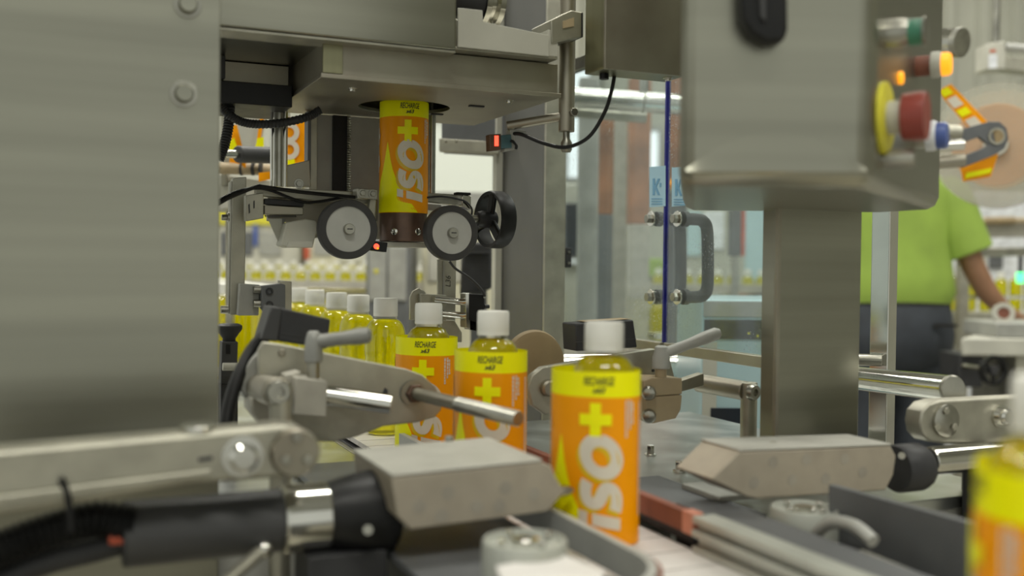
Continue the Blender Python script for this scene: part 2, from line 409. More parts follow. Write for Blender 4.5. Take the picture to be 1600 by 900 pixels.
# ================================================================ bottles
def mesh_of(b, name, m):
    me = b.mesh(name); me.materials.append(MATS[m]); return me
PET = [(.0195, .000), (.0235, .003), (.0252, .012), (.0252, .040), (.0243, .044), (.0252, .048), (.0252, .068), (.0243, .072), (.0252, .076), (.0252, .090), (.0246, .095), (.0254, .100), (.0255, .106), (.0255, .113), (.0252, .121), (.0243, .1275), (.0224, .1335), (.0190, .1385), (.0152, .1415), (.0136, .1425), (.0131, .1435), (.0143, .1437), (.0143, .1445), (.0130, .1452), (.0128, .150)]
LIQ = [(r-.0011, z+.001) for r, z in PET if z < .140]+[(.0142, .1412), (.0001, .1412)]
CAP = [(.0128, .1455), (.0149, .1455), (.0151, .1475), (.0148, .1490), (.0150, .1500), (.0149, .1655), (.0140, .1677), (.0001, .1680)]
m_pet = mesh_of(B().lathe(PET, (0, 0, 0), ZZ, 32), 'shell', 'pet'); m_liq = mesh_of(B().lathe([(.0001, .001)]+LIQ, (0, 0, 0), ZZ, 28, False), 'drink', 'liquid')
m_cap = mesh_of(B().lathe([(.0001, .1455)]+CAP, (0, 0, 0), ZZ, 40, False), 'cap', 'cap_white')
m_pet2 = mesh_of(B().lathe([PET[i] for i in (0, 2, 8, 12, 14, 16, 18, 23)], (0, 0, 0), ZZ, 12), 'shell', 'pet'); m_liq2 = mesh_of(B().lathe([(.018, .001), (.0242, .012), (.0242, .108), (.0232, .129), (.0175, .1385), (.0001, .1400)], (0, 0, 0), ZZ, 10, False), 'drink', 'liquid')
m_cap2 = mesh_of(B().lathe([(.0148, .1455), (.0150, .150), (.0148, .166), (.0001, .168)], (0, 0, 0), ZZ, 12, False), 'cap', 'cap_white')
def bottle(loc, rz, label, group, sleeve=None, far=False, dx=-.002):
    r = bpy.data.objects.new('sleeved_bottle' if sleeve else 'drink_bottle', None); r.empty_display_size = .02; COL.objects.link(r)
    r.location = loc; r.rotation_euler = (0, 0, rz); r['label'] = label; r['category'] = 'bottle'; r['group'] = group
    for nm, me in (('shell', m_pet2 if far else m_pet), ('drink', m_liq2 if far else m_liq), ('cap', m_cap2 if far else m_cap)):
        o = bpy.data.objects.new(nm, me); COL.objects.link(o); o.parent = r
    if sleeve: put_sleeve(r, sleeve, (dx, -.0005, .0005))
    return r
ZB = -.211
R = math.radians
g1 = 'bottles wearing loose orange sleeves'
bottle(W(-.0125, -.876, ZB), R(-118), 'blurred orange and yellow sleeved bottle nearest the camera, cut by the frame edge', g1, SL_BOTTLE)
bottle(W(.003, -.476, ZB), R(-24), 'sleeved bottle with loose orange label between the two gripper heads, large in front', g1, SL_BOTTLE, dx=-.0062)
bottle(W(-.0116, -.2915, ZB), R(-24), 'sleeved bottle behind the threaded rod tip, second in the line of three', g1, SL_BOTTLE)
bottle(W(-.011, -.1094, ZB), R(-22), 'sleeved bottle half hidden by the clamp arm, right after the bare bottles', g1, SL_BOTTLE)
g2 = 'bare yellow drink bottles waiting in line'
for v, lb in ((.052, 'first bare yellow bottle under the sleeving mandrel, just behind the sleeved ones'), (.177, 'second bare yellow bottle in the queue, counted from the sleeved ones'), (.294, 'third bare yellow bottle in the queue, counted from the sleeved ones'),
              (.431, 'fourth bare yellow bottle in the queue, counted from the sleeved ones'), (.550, 'fifth bare yellow bottle in the queue, beside the black guide bracket')):
    bottle(W(-.0105, v, ZB), random.random()*6, lb, g2)
for i in range(26): bottle(W(-.0105+random.uniform(-.003, .003), .665+i*.062, ZB), 0, 'bare yellow bottle in the packed queue far back on the left', 'packed bottles far back in the line', far=True)
for i in range(22): bottle(W(-.072+random.uniform(-.003, .003), .92+i*.062, ZB), 0, 'bare yellow bottle in the packed queue far back on the left', 'packed bottles far back in the line', far=True)
# ================================================================ conveyor and decks
t = Thing('slat_conveyor', 'white plastic slat chain conveyor carrying the bottles through the machine', 'conveyor')
for s_, u0 in (('a', -.066), ('b', .054)): t.add('side_rail', B().lbox(u0, u0+.008, -1.0, 2.35, -.29, -.222), 'steel')
t.add('bed', B().lbox(-.058, .054, -1.0, 2.35, -.29, -.221), 'dark')
conv = t.done()
sb = B().lbox(-.055, .051, -.018, .018, -.006, 0); sm = sb.mesh('slat', OM); sm.materials.append(MATS['white_slat'])
for i in range(86):
    o = bpy.data.objects.new('slat', sm); COL.objects.link(o); o.parent = conv
    o.location = OM+CV*(-.97+i*.0385)+ZZ*ZB-conv.location
t = Thing('machine_deck', 'pale brushed steel deck plate right of the bottle line below the clear doors', 'deck')
t.add('top_plate', B().lbox(.075, .47, -.46, .10, -.226, -.214), 'deck_steel', .001)
for q in ((1016, 712), (1061, 738)):
    p = atz(*q, -.214); bolts(t, [p], ZZ, .0045, .010, 'polished')
t.add('cover_strip', B().lbox(.110, .165, -.47, -.30, -.214, -.208), 'slate'); t.add('cover_strip', B().lbox(.152, .19, -.42, -.36, -.208, -.203), 'grey_paint')
t.add('deck_skirt', B().lbox(.08, .465, -.455, .095, -.8, -.226), 'grey_paint'); 
for u_ in (.11, .43):
    for v_ in (-.42, .06): t.add('leg', B().lbox(u_-.02, u_+.02, v_-.02, v_+.02, -1.11, -.8), 'steel')
t.done()
t = Thing('machine_deck', 'grey steel deck plate left of the bottle line behind the big steel panel', 'deck')
t.add('top_plate', B().lbox(-.62, -.078, -.30, .5, -.226, -.214), 'deck_steel', .001)
t.add('deck_skirt', B().lbox(-.615, -.083, -.295, .495, -.8, -.226), 'grey_paint')
for u_ in (-.58, -.11):
    for v_ in (-.26, .46): t.add('leg', B().lbox(u_-.02, u_+.02, v_-.02, v_+.02, -1.11, -.8), 'steel')
t.done()
t = Thing('machine_base', 'dark steel machine base tray under the gripper heads in the foreground', 'base')
t.add('tray', B().lbox(-.62, -.078, -.98, -.31, -.30, -.285), 'worn_steel'); t.add('tray', B().lbox(.075, .62, -.98, -.47, -.30, -.285), 'worn_steel')
t.add('pedestal', B().lbox(-.5, -.12, -.9, -.35, -1.11, -.30), 'grey_paint'); t.add('pedestal', B().lbox(.12, .5, -.9, -.5, -1.11, -.30), 'grey_paint'); t.done()

# ================================================================ sleeving head
t = Thing('sleeving_machine', 'worn steel sleeving machine head with square base plate and round opening', 'machine')
def plate_hole(u0, u1, v0, v1, z0, z1, cu_, cv_, r, N=48):
    b = B(); inn = []; out = []
    for i in range(N):
        a = 2*math.pi*(i+.5)/N; c, s = math.cos(a), math.sin(a)
        k = min([((u1-cu_)/c) if c > 1e-6 else 9, ((u0-cu_)/c) if c < -1e-6 else 9, ((v1-cv_)/s) if s > 1e-6 else 9, ((v0-cv_)/s) if s < -1e-6 else 9])
        inn.append((cu_+r*c, cv_+r*s)); out.append([cu_+k*c, cv_+k*s])
    for cx, cy in ((u0, v0), (u1, v0), (u0, v1), (u1, v1)):
        j = min(range(N), key=lambda q: (out[q][0]-cx)**2+(out[q][1]-cy)**2); out[j] = [cx, cy]
    A = [[b.bm.verts.new(W(p[0], p[1], z)) for p in q] for z in (z0, z1) for q in (inn, out)]
    for i in range(N):
        j = (i+1) % N
        b.face([A[0][i], A[1][i], A[1][j], A[0][j]]); b.face([A[2][i], A[2][j], A[3][j], A[3][i]])
        b.face([A[1][i], A[3][i], A[3][j], A[1][j]]); b.face([A[0][i], A[0][j], A[2][j], A[2][i]])
    return b
t.add('base_plate', plate_hole(-.140, .1285, -.147, .113, .185, .1895, -.004, .004, .054), 'worn_steel', .0004)
h = B(); h.lbox(-.137, .1255, -.144, -.140, .1895, .222); h.lbox(-.137, -.133, -.140, .11, .1895, .222); h.lbox(.1215, .1255, -.140, .11, .1895, .222); h.lbox(-.133, .1215, .106, .11, .1895, .222)
t.add('housing', h, 'worn_steel', .0006)
t.add('housing_lid', B().lbox(-.133, .1215, -.140, .106, .2185, .2215), 'dark', .0003)
t.add('corner_plate', B().lbox(-.1385, -.118, -.1475, -.1445, .190, .222), 'brushed_v', .0004)
t.add('upper_cover', B().lbox(-.36, -.0035, -.167, .10, .2215, .42), 'brushed', .002)
t.add('cover_lip', B().lbox(-.36, -.0035, -.165, -.13, .2185, .2212), 'alu', .0004)
bolts(t, [W(-.095, -.10, .185), W(.085, -.105, .185)], -ZZ, .0032, .003, 'polished')
t.add('slot_block', B().lbox(.058, .076, -.052, -.046, .1835, .185), 'dark', 0)
t.add('slot_block', B().lbox(.040, .055, .03, .036, .1835, .185), 'dark', 0)
t.done()
# channel tray beside the cover
t = Thing('channel_tray', 'pale steel channel tray running right from the upper machine cover to the clamp block', 'bracket')
t.add('front_wall', B().slab([(716, 12), (754, 16), (755, 34), (858, 55), (858, 88), (716, 73)], -.166, .003), 'pale_paint', .0004)
uR = uu(858, 70, -.166); zR = max(.2260, zz(800, 82, -.166))
t.add('floor_plate', B().lbox(-.0035, uR+.012, -.163, -.05, zR-.003, zR), 'alu', .0004)
t.add('back_wall', B().lbox(-.0035, uR+.012, -.053, -.05, zR, zR+.03), 'pale_paint', .0004); t.add('end_wall', B().lbox(uR, uR+.012, -.163, -.05, zR, zR+.028), 'pale_paint', .0004)
t.done()
t = Thing('drive_motor', 'black and chrome pulley motor partly seen above the channel tray', 'motor')
p = W(.035, -.105, .292)
t.add('motor_body', B().cyl(p-CU*.03, p+CU*.012, .022), 'dark'); t.add('pulley', B().lathe([(.026, 0), (.026, .006), (.020, .009), (.020, .013), (.026, .016), (.026, .022)], p+CU*.012, CU, 28), 'polished', 0)
t.add('mounting_plate', B().lbox(.002, .05, -.13, -.08, zR+.0005, zR+.036), 'steel'); t.done()

# mandrel with its sleeve
t = Thing('mandrel', 'vertical mandrel with brown metal collar hanging from the sleeving head', 'mandrel')
mz = zz(630, 332, 0)
t.add('shaft', B().cyl(W(-.004, .004, .05), W(-.004, .004, .2165), .026, seg=40), 'steel')
t.add('collar', B().cyl(W(-.004, .004, zz(630, 377, -.02)), W(-.004, .004, .07), .0282, seg=48), 'brown_collar', .0008)
for px, py in ((610, 361), (657, 362)):
    p = atv(px, py, -.028); c = W(-.004, .004, 0); d = Vector((p.x-c.x, p.y-c.y, 0)).normalized(); p = Vector((c.x, c.y, p.z))+d*.028
    t.add('screw', B().lathe([(.0040, 0), (.0040, .0012), (.0024, .0022)], p, d, 14), 'polished', 0)
t.add('foot_plate', B().lbox(-.036, .032, -.012, .03, zz(630, 386, -.02), zz(630, 378, -.02)), 'pale_paint', .0006)
mand = t.done()
sz = zz(630, 332, -.025)
r = bpy.data.objects.new('label_sleeve', None); COL.objects.link(r); r.location = W(-.004, .004, sz); r.rotation_euler = (0, 0, R(8)); r['label'] = 'printed orange and yellow label sleeve on the mandrel, hanging from the round opening'; r['category'] = 'label sleeve'
put_sleeve(r, SL_MAND)

# drive wheels
def wheel(px, py, rp, label):
    c = atv(px, py, -.052); rr = rp*c.y/1600*1.0; t = Thing('drive_wheel', label, 'wheel', 'film drive wheels')
    t.add('tyre', B().lathe([(rr*.76, 0), (rr*.97, 0), (rr, .0015), (rr, .0125), (rr*.97, .014), (rr*.76, .014), (rr*.76, 0)], c, CV, 64, False), 'rubber', 0)
    t.add('disc', B().lathe([(rr*.765, .0012), (rr*.765, .0125)], c, CV, 56), 'grey_disc', .0004)
    h = t.add('hub', B().lathe([(.0062, 0), (.0062, .0045), (.0055, .006)], c+CV*.0012, NV, 24), 'steel', 0)
    t.add('screw_slot', B().quadbox(c-CV*.0052, CU*.003, ZZ*.0006, CV*.0004), 'dark', 0, sub=h)
    t.add('axle', B().cyl(c+CV*.0125, c+CV*.07, .005), 'steel', 0); t.done()
wheel(545, 358, 47, 'black tyred drive wheel with grey disc left of the mandrel'); wheel(707, 364, 43.5, 'black tyred drive wheel with grey disc right of the mandrel, by the handwheel')
# handwheel
t = Thing('handwheel', 'glossy black spoked handwheel next to the right drive wheel', 'handwheel')
c = atv(763, 343, .0); hr = .0355; HA = (CU*.98+CV*.14).normalized()
t.add('rim', B().lathe([(hr*.86, 0), (hr*.97, -.001), (hr, .002), (hr, .017), (hr*.96, .020), (hr*.86, .019), (hr*.86, 0)], c, HA, 56, False), 'black', 0)
hb = t.add('hub', B().lathe([(.009, -.016), (.0105, -.010), (.0105, .008), (.008, .010)], c, HA, 24), 'dark', 0)
for a in (75, 195, 315):
    d = HA.cross(ZZ)*math.cos(R(a))+ZZ*math.sin(R(a)); e = HA.cross(d)
    t.add('spoke', B().quadbox(c+d*(hr*.5)+HA*.002, d*(hr*.43), e*.0065, HA*.003), 'black', .002)
t.add('shaft', B().cyl(c-HA*.016, c-HA*.05, .005), 'steel', 0); t.done()

# cross bars carrying the wheels
t = Thing('cross_bar', 'grey steel cross bar carrying the left drive wheel and the cables', 'bar')
t.add('bar', B().slab([(400, 291), (566, 300), (585, 303), (585, 322), (566, 318), (400, 306)], -.005, .012), 'alu')
t.add('plate', B().slab([(418, 303), (590, 310), (590, 345), (560, 350), (520, 360), (480, 350), (418, 345)], .02, .008), 'worn_steel')
t.add('end_block', B().slab([(558, 294), (590, 296), (590, 312), (558, 310)], -.03, .02), 'steel')
for q in ((566, 302), (582, 303)): bolts(t, [atv(*q, -.03)], NV, .0036, .004, 'steel')
t.add('link', B().slab([(578, 310), (588, 310), (586, 340), (576, 330)], -.02, .01), 'alu')
t.done()
t = Thing('slide_unit', 'steel linear slide with spring and white block left of the wheels', 'slide')
t.add('end_plate', B().slab([(384, 305), (412, 301), (412, 341), (384, 346)], -.01, .015), 'alu')
t.add('slide_top', B().slab([(413, 310), (475, 314), (475, 323), (413, 319)], -.008, .012), 'dark')
t.add('slide_body', B().slab([(413, 320), (474, 324), (474, 336), (413, 335)], -.008, .012), 'worn_steel')
t.add('spring', B().tube([atv(414+i*.95, 336+(i % 2)*3, -.005) for i in range(52)], .0008, 5, 1), 'dark', 0)
t.add('white_block', B().slab([(447, 348), (478, 342), (494, 345), (497, 358), (492, 374), (489, 386), (450, 387), (439, 383)], -.02, .03), 'pale_paint', .0015)
t.add('block_ledge', B().slab([(452, 377), (489, 377), (489, 387), (449, 387)], -.026, .006), 'pale_paint')
t.add('gusset', B().slab([(419, 341), (441, 341), (441, 382), (437, 383)], .0, .004), 'pale_paint', .0004)
t.add('gusset_face', B().slab([(424, 341), (446, 341), (439, 372)], .006, .004), 'grey_paint', .0004)
t.add('slot', B().slab([(388, 320), (390, 318), (391, 332), (389, 334)], -.0106, .001), 'dark', 0); t.add('slot', B().slab([(396, 314), (398, 313), (398, 325), (396, 326)], -.0106, .001), 'dark', 0)
t.done()
t = Thing('bar_arm', 'bright steel arm behind the right drive wheel with a black knob on top', 'bar')
t.add('bar', B().slab([(664, 301), (735, 305), (735, 323), (664, 315)], .0, .012), 'steel')
t.add('lower_bar', B().slab([(664, 318), (690, 320), (690, 330), (664, 327)], -.002, .012), 'grey_paint')
t.add('end_cap', B().slab([(722, 304), (736, 306), (736, 328), (722, 322)], -.008, .012), 'polished')
t.add('knob', B().slab([(714, 300), (736, 301), (736, 305), (714, 304)], -.012, .012), 'black')
t.add('wire', B().tube([atv(x, y, -.012) for x, y in ((664, 309), (690, 307), (715, 311), (729, 316), (737, 326), (737, 336))], .0012, 6), 'dark', 0)
t.done()
# guide rods
for (px, y0, y1, rp, v, lab) in ((435, 170, 292, 13, .03, 'thick ribbed steel guide rod left of the sleeving head'), (674, 188, 305, 6, .05, 'thin steel guide rod to the right of the mandrel')):
    t = Thing('guide_rod', lab, 'rod'); p0 = atv(px, y1, v); p1 = atv(px, y0, v); p1 = Vector((p0.x, p0.y, p1.z+.03)); rr = rp*p0.y/1600
    t.add('rod', B().cyl(p0, p1, rr*(.72 if rp > 10 else 1)), 'steel', 0)
    if rp > 10:
        t.add('rod', B().cyl(p0-CU*rr*.62, p1-CU*rr*.62, rr*.38), 'polished', 0); t.add('rod', B().cyl(p0+CU*rr*.66-CV*.004, p1+CU*rr*.66-CV*.004, rr*.34), 'polished', 0)
        t.add('collar', B().cyl(Vector((p0.x, p0.y, atv(px, 168, v).z)), Vector((p0.x, p0.y, atv(px, 148, v).z)), rr*1.25), 'worn_steel')
    t.done()
# support posts on the far left
t = Thing('support_post', 'flat grey steel post with two clamp blocks beside the big steel panel', 'post')
t.add('post', B().slab([(364, 278), (385, 276), (382, 492), (360, 492)], .02, .018), 'alu')
t.add('post_edge', B().slab([(359, 284), (363, 283), (361, 490), (357, 490)], .025, .012), 'steel', .0004)
t.add('clamp_block', B().slab([(375, 443), (406, 445), (404, 493), (372, 493)], .005, .014), 'grey_paint')
bolts(t, [atv(358, 340, .03)], -CU, .004, .007)
for y in (453, 474): t.add('pin', B().cyl(atv(396, y, .0), atv(412, y, .0), .0042), 'steel', 0)
t.add('pin', B().cyl(atv(345, 484, .03), atv(362, 484, .03), .0045), 'steel', 0)
sc = t.add('side_clamp', B().slab([(409, 447), (440, 443), (446, 445), (446, 484), (415, 488), (409, 480)], -.008, .02), 'slate')
for q in ((421, 455), (421, 476)): t.add('socket_screw', B().lathe([(.0042, 0), (.0042, .002), (.0024, .002), (.0024, .0005)], atv(*q, -.008), NV, 16, False), 'dark', 0, sub=sc)
t.add('upright', B().slab([(437, 438), (456, 440), (456, 487), (440, 486)], .004, .012), 'alu')
t.done()
# black block and hoses
t = Thing('mounting_block', 'matt black mounting block with bolted plates under the upper cover', 'block')
t.add('black_block', B().lbox(-.30, -.142, -.02, .09, .172, .196), 'black', .001)
t.add('plate', B().lbox(-.215, -.142, .0, .08, .1965, .221), 'worn_steel')
t.add('post', B().lbox(-.232, -.216, -.03, -.01, .1965, .221), 'dark'); t.add('plate', B().lbox(-.30, -.233, -.005, .005, .196, .206), 'pale_paint')
t.add('brace', B().prism([W(-.262, -.03, .204), W(-.250, -.03, .204), W(-.232, -.03, .221), W(-.248, -.03, .221)], CV*.012), 'dark'); t.done()
def ribbed(b, pts, r, n):
    b.tube(pts, r, 10, n, rib=-.16); return b
single('corrugated_hose', 'black corrugated hose hanging straight down beside the steel panel', 'hose', ribbed(B(), [atv(x, y, .01) for x, y in ((358, 140), (359, 165), (357, 195), (351, 225), (342, 250))], .0062, 14), 'dark', 0)
single('corrugated_hose', 'black corrugated hose looping right below the mounting block', 'hose', ribbed(B(), [atv(x, y, .0) for x, y in ((338, 150), (350, 172), (372, 188), (400, 194), (440, 192), (480, 183), (500, 172))], .0052, 14), 'dark', 0)
single('signal_cable', 'thick black cable pair running along the cross bar to the left wheel', 'cable', B().tube([atv(x, y, -.02) for x, y in ((335, 322), (360, 308), (400, 292), (413, 292), (470, 300), (540, 307), (560, 309))], .0022, 8), 'black', 0)
single('signal_cable', 'sagging black cable drooping below the cross bar behind the left wheel', 'cable', B().tube([atv(x, y, -.018) for x, y in ((335, 316), (372, 299), (402, 294), (425, 298), (450, 308), (476, 316), (500, 315), (545, 308), (588, 311))], .0018, 8), 'black', 0)
# backing plate of the sleeving head
t = Thing('back_plate', 'large grey machine back plate behind the mandrel with a dark toothed slot', 'plate')
pu = uu(494, 240, .095)
t.add('plate', B().lbox(pu, .035, .095, .103, .03, .183), 'grey_paint')
t.add('slot', B().lbox(-.068, -.050, .091, .095, .045, .183), 'black', 0)
t.add('toothed_rack', B().tube([W(-.048, .090, .05+i*.0015) for i in range(90)], .0022, 6, 1, rib=.35), 'steel', 0)
t.add('edge_strip', B().lbox(pu-.012, pu-.002, .08, .1, .03, .183), 'alu'); t.add('blade', B().lbox(pu-.016, pu-.012, .07, .09, .10, .183), 'slate')
t.add('bracket', B().slab([(448, 258), (484, 250), (486, 292), (448, 292)], .05, .01), 'worn_steel'); bolts(t, [atv(467, 287, .05)], NV, .004, .002)
t.done()
# red spot sensor under left wheel
t = Thing('photo_sensor', 'small black sensor with a red glowing spot under the mandrel foot', 'sensor')
t.add('case', B().slab([(580, 376), (606, 379), (604, 394), (578, 391)], -.03, .014), 'black', .0006)
t.add('indicator', B().lathe([(.0032, 0), (.0032, .0006)], atv(588, 385, -.03), NV, 16), 'red_glow', 0)
t.add('indicator', B().lathe([(.0014, 0), (.0014, .0008)], atv(590, 388, -.03), NV, 10), 'amber_glow', 0)
t.done()
# sensor stand to the right
t = Thing('sensor_stand', 'weathered round steel tube with side arm, clamped to the channel tray', 'stand')
pt = atv(886, 120, -.13); rr = 12.5*pt.y/1600
zt = lambda y: atv(886, y, -.13).z
t.add('tube', B().cyl(Vector((pt.x, pt.y, zt(206))), Vector((pt.x, pt.y, zt(-30))), rr, seg=32), 'worn_steel', .0006)
t.add('tip', B().lathe([(.004, 0), (.004, -.008), (.0065, -.012), (.0065, -.02), (.005, -.023)], Vector((pt.x, pt.y, zt(206))), ZZ, 16), 'steel', 0)
bolts(t, [Vector((pt.x, pt.y, zt(177)))+NV*rr*.9+CU*.003], NV, .0052, .005, 'steel', washer=False)
t.add('side_arm', B().cyl(Vector((pt.x, pt.y, zt(181))), atv(792, 197, -.10), .0052), 'worn_steel', .0006)
cb = t.add('clamp_block', B().slab([(861, 31), (879, 22), (893, 16), (909, 19), (909, 58), (893, 61), (862, 68)], -.165, .05), 'alu', .001)
t.add('clamp_slot', B().slab([(880, 33), (897, 27), (897, 41), (880, 44)], -.1665, .002), 'bracket_tan', 0, sub=cb); t.add('clamp_slot', B().slab([(909, 20), (911, 20), (911, 58), (909, 58)], -.1655, .05), 'dark', 0, sub=cb)
t.done()
t = Thing('photo_sensor', 'photo sensor with lit red window at the end of the side arm', 'sensor')
t.add('lens_block', B().slab([(765, 210), (783, 209), (783, 234), (766, 236)], -.105, .012), 'brown_collar', .0006)
t.add('window', B().slab([(773, 212), (779, 212), (779, 228), (773, 228)], -.1056, .0006), 'red_glow', 0)
t.add('body', B().slab([(783, 211), (799, 210), (800, 231), (783, 232)], -.105, .014), 'teal', .0006)
t.add('holder', B().slab([(797, 202), (822, 204), (822, 208), (804, 208), (804, 234), (788, 237), (788, 232), (799, 230)], -.103, .012), 'grey_paint', .0005)
t.add('plug_wire', B().tube([atv(x, y, -.107) for x, y in ((798, 220), (803, 222), (807, 228), (806, 233))], .0016, 6), 'black', 0)
t.done()
single('sensor_cable', 'thin black cable sagging from the photo sensor up to the hanging steel box', 'cable', B().tube([atv(800, 209, -.1), atv(815, 210, -.11), atv(850, 224, -.13), atv(885, 230, -.15), atv(920, 214, -.17), atv(945, 175, -.18), atv(956, 140, -.19), atv(961, 112, -.19)], .0022, 8), 'black', 0)
# hanging terminal box
t = Thing('terminal_box', 'olive reflecting steel terminal box hanging above the clear doors', 'box')
v0 = -.23; b = B(); u0 = uu(945, 103, v0); u1 = uu(1075, 118, v0); z0 = zz(1000, 111, v0)
t.add('case', b.lbox(u0, u1, v0, v0+.045, z0, z0+.16), 'brushed_v', .0015)
t.add('lid_lip', B().lbox(u0-.002, u1, v0-.004, v0, z0-.002, z0+.16), 'worn_steel', .0006)
bolts(t, [W(u1-.012, v0+.02, z0)], -ZZ, .004, .003, 'polished'); t.add('cable_gland', B().cyl(W(u0+.016, v0+.03, z0), W(u0+.016, v0+.03, z0-.006), .005), 'black', 0); t.done()

# ================================================================ door post and clear doors
t = Thing('frame_post', 'grey steel machine frame post left of the clear doors', 'post')
pc = at(848, 400, 1.58); qu = (pc-OM).dot(CU); qv = (pc-OM).dot(CV)
t.add('post', B().lbox(qu, qu+.03, qv, qv+.17, -1.11, .62), 'post_grey', .002)
t.add('front_flange', B().lbox(qu, qu+.036, qv-.006, qv-.001, -1.11, .62), 'alu', .001)
t.add('back_flange', B().lbox(qu-.014, qu-.001, qv+.155, qv+.17, -1.11, .62), 'pale_paint', .001)
b = B(); b.lbox(qu+.037, qu+.047, qv-.006, qv+.002, zz(884, 418, qv), zz(884, 387, qv)); hg = t.add('hinge', b, 'dark', .001)
bolts(t, [W(qu+.042, qv-.006, zz(884, y, qv)) for y in (394, 411)], NV, .0022, .002, 'steel', washer=False, sub=hg)
t.done()
pe = at(1039, 300, 1.4); du = (pe-OM).dot(CU); dv = (pe-OM).dot(CV)
ztop, zbot = at(1039, 60, 1.4).z-CZ, at(1036, 535, 1.4).z-CZ
def door(name, v0, v1, lab, edge):
    t = Thing(name, lab, 'door panel', 'clear sliding door panels')
    t.add('clear_sheet', B().lbox(du, du+.006, v0, v1, zbot, ztop), 'acrylic', 0)
    if edge: t.add('blue_edge', B().lbox(du-.0005, du+.0065, edge-.0035, edge, zbot, ztop), 'edge_blue', 0, label='glowing deep blue cut edge of the clear sheet')
    t.add('bottom_rail', B().lbox(du-.004, du+.010, v0, v1, zbot-.014, zbot), 'worn_steel', .001); t.add('top_rail', B().lbox(du-.004, du+.010, v0, v1, ztop, ztop+.02), 'steel', .001)
    return t
door('clear_door', dv+.002, dv+.34, 'dusty clear acrylic door panel with blue edge, next to the frame post', dv+.002).done()
door('clear_door', dv-.30, dv-.008, 'dusty clear acrylic door panel with black handle, right of the blue edge', None).done()
def handle(px, lab):
    t = Thing('door_handle', lab, 'handle', 'black door pull handles')
    A = atu(px, 342, du); Bq = atu(px, 464, du); o = CU*.046; n = CV*.0
    path = [A+CU*.006, A+CU*.030, A+CU*.040-ZZ*.003, A+CU*.046-ZZ*.014]; path2 = [Bq+CU*.046+ZZ*.014, Bq+CU*.040+ZZ*.003, Bq+CU*.030, Bq+CU*.006]
    t.add('grip', B().tube(path+[A*.5+Bq*.5+CU*.047]+path2, .0085, 10, 6), 'dark', 0)
    for P in (A, Bq):
        t.add('foot', B().cyl(P+CU*.006, P+CU*.014, .0105), 'dark', .0006)
        k = t.add('washer', B().cyl(P-CU*.0005, P-CU*.003, .0105), 'polished', .0003); t.add('bolt', B().hexa(P-CU*.003, -CU, .0066, .007), 'steel', .0003, sub=k)
    t.done()
handle(1019, 'black D shaped pull handle on the left clear door, behind the blue edge'); handle(1060, 'black D shaped pull handle right of the blue edge, in plain view')
def notice(px0, px1, y0, y1, lab):
    t = Thing('paper_notice', lab, 'notice', 'blue printed notices on the doors'); o = -CU*.001
    def P(x, y): return atu(x, y, du)+o
    q = [P(px0, y0), P(px1, y0-2), P(px1, y1-2), P(px0, y1)]
    t.add('sheet', B().prism(q, -CU*.0004), 'paper_blue', 0)
    k = B(); e = -CU*.0007
    def bar(x0, x1, a, c, sl=0): k.prism([P(x0, a)+e, P(x1, a)+e, P(x1+sl, c)+e, P(x0+sl, c)+e], -CU*.0002)
    w_ = (px1-px0)/28.
    bar(px0+6*w_, px0+10*w_, y0+18, y0+44); bar(px0+15*w_, px0+19*w_, y0+18, y0+31, -6*w_); bar(px0+9*w_, px0+13*w_, y0+31, y0+44, 6*w_); bar(px0+18*w_, px0+21*w_, y0+25, y0+31)
    for i in range(3): bar(px0+4*w_, px1-5*w_, y0+49+i*4, y0+50.5+i*4)
    t.add('print', k, 'print_blue', 0); t.done()
notice(1016, 1041, 261, 324, 'pale blue printed notice sheet left of the blue door edge'); notice(1051, 1076, 262, 323, 'pale blue printed notice sheet on the right clear door, beside the control pendant')
# ================================================================ big steel panel on the left
t = Thing('machine_guard', 'large brushed stainless steel panel filling the left foreground', 'panel')
t.add('sheet', B().lbox(-1.0, -.2628, -.3225, -.3195, -.28, .50), 'brushed', .0008)
for q in ((287, 147), (293, 8)):
    p = atv(*q, -.3225); w_ = t.add('washer', B().cyl(p, p+NV*.0016, .0105, seg=32), 'steel', .0003); t.add('bolt', B().lathe([(.0072, 0), (.0072, .0045), (.0062, .0058)], p+NV*.0016, NV, 28), 'brushed', 0, sub=w_)
t.add('frame_tube', B().lbox(-.34, -.30, -.318, -.302, -.28, .50), 'alu')
t.done()

# ================================================================ left clamp arm
t = Thing('hinged_clamp', 'flat grey aluminium clamp arm with rounded end left of the bottle line', 'arm', 'hinged clamp arms')
t.add('arm_plate', B().slab([(404, 548), (412, 534), (440, 538), (636, 577), (660, 586), (680, 604), (689, 622), (690, 640), (680, 652), (652, 660), (600, 666), (556, 683), (520, 690), (470, 690), (430, 668), (404, 640)], -.28, .009), 'alu', .0012)
bolts(t, [atv(440, 551, -.28)], NV, .0035, .0025, 'worn_steel', washer=False)
t.add('hole', B().cyl(atv(600, 612, -.2803), atv(600, 612, -.2795), .0035), 'dark', 0)
t.add('rust_ring', B().ring(atv(645, 614, -.282), NV, .0115, .0065, .0012), 'worn_steel', 0)
t.add('gear_case', B().slab([(375, 585), (392, 562), (405, 548), (420, 552), (420, 620), (385, 625), (375, 610)], -.262, .03), 'grey_paint', .002)
t.add('lower_block', B().slab([(392, 622), (440, 615), (440, 668), (412, 668), (393, 645)], -.284, .04), 'cast', .002)
t.done()
t = Thing('threaded_rod', 'rusty threaded steel rod sticking out from the left clamp arm across the bottles', 'rod')
p0 = atv(645, 614, -.28); p1 = atv(812, 655, -.42); d = (p1-p0).normalized()
t.add('shank', B().cyl(p0, p0+(p1-p0)*.45, .0058), 'worn_steel', 0)
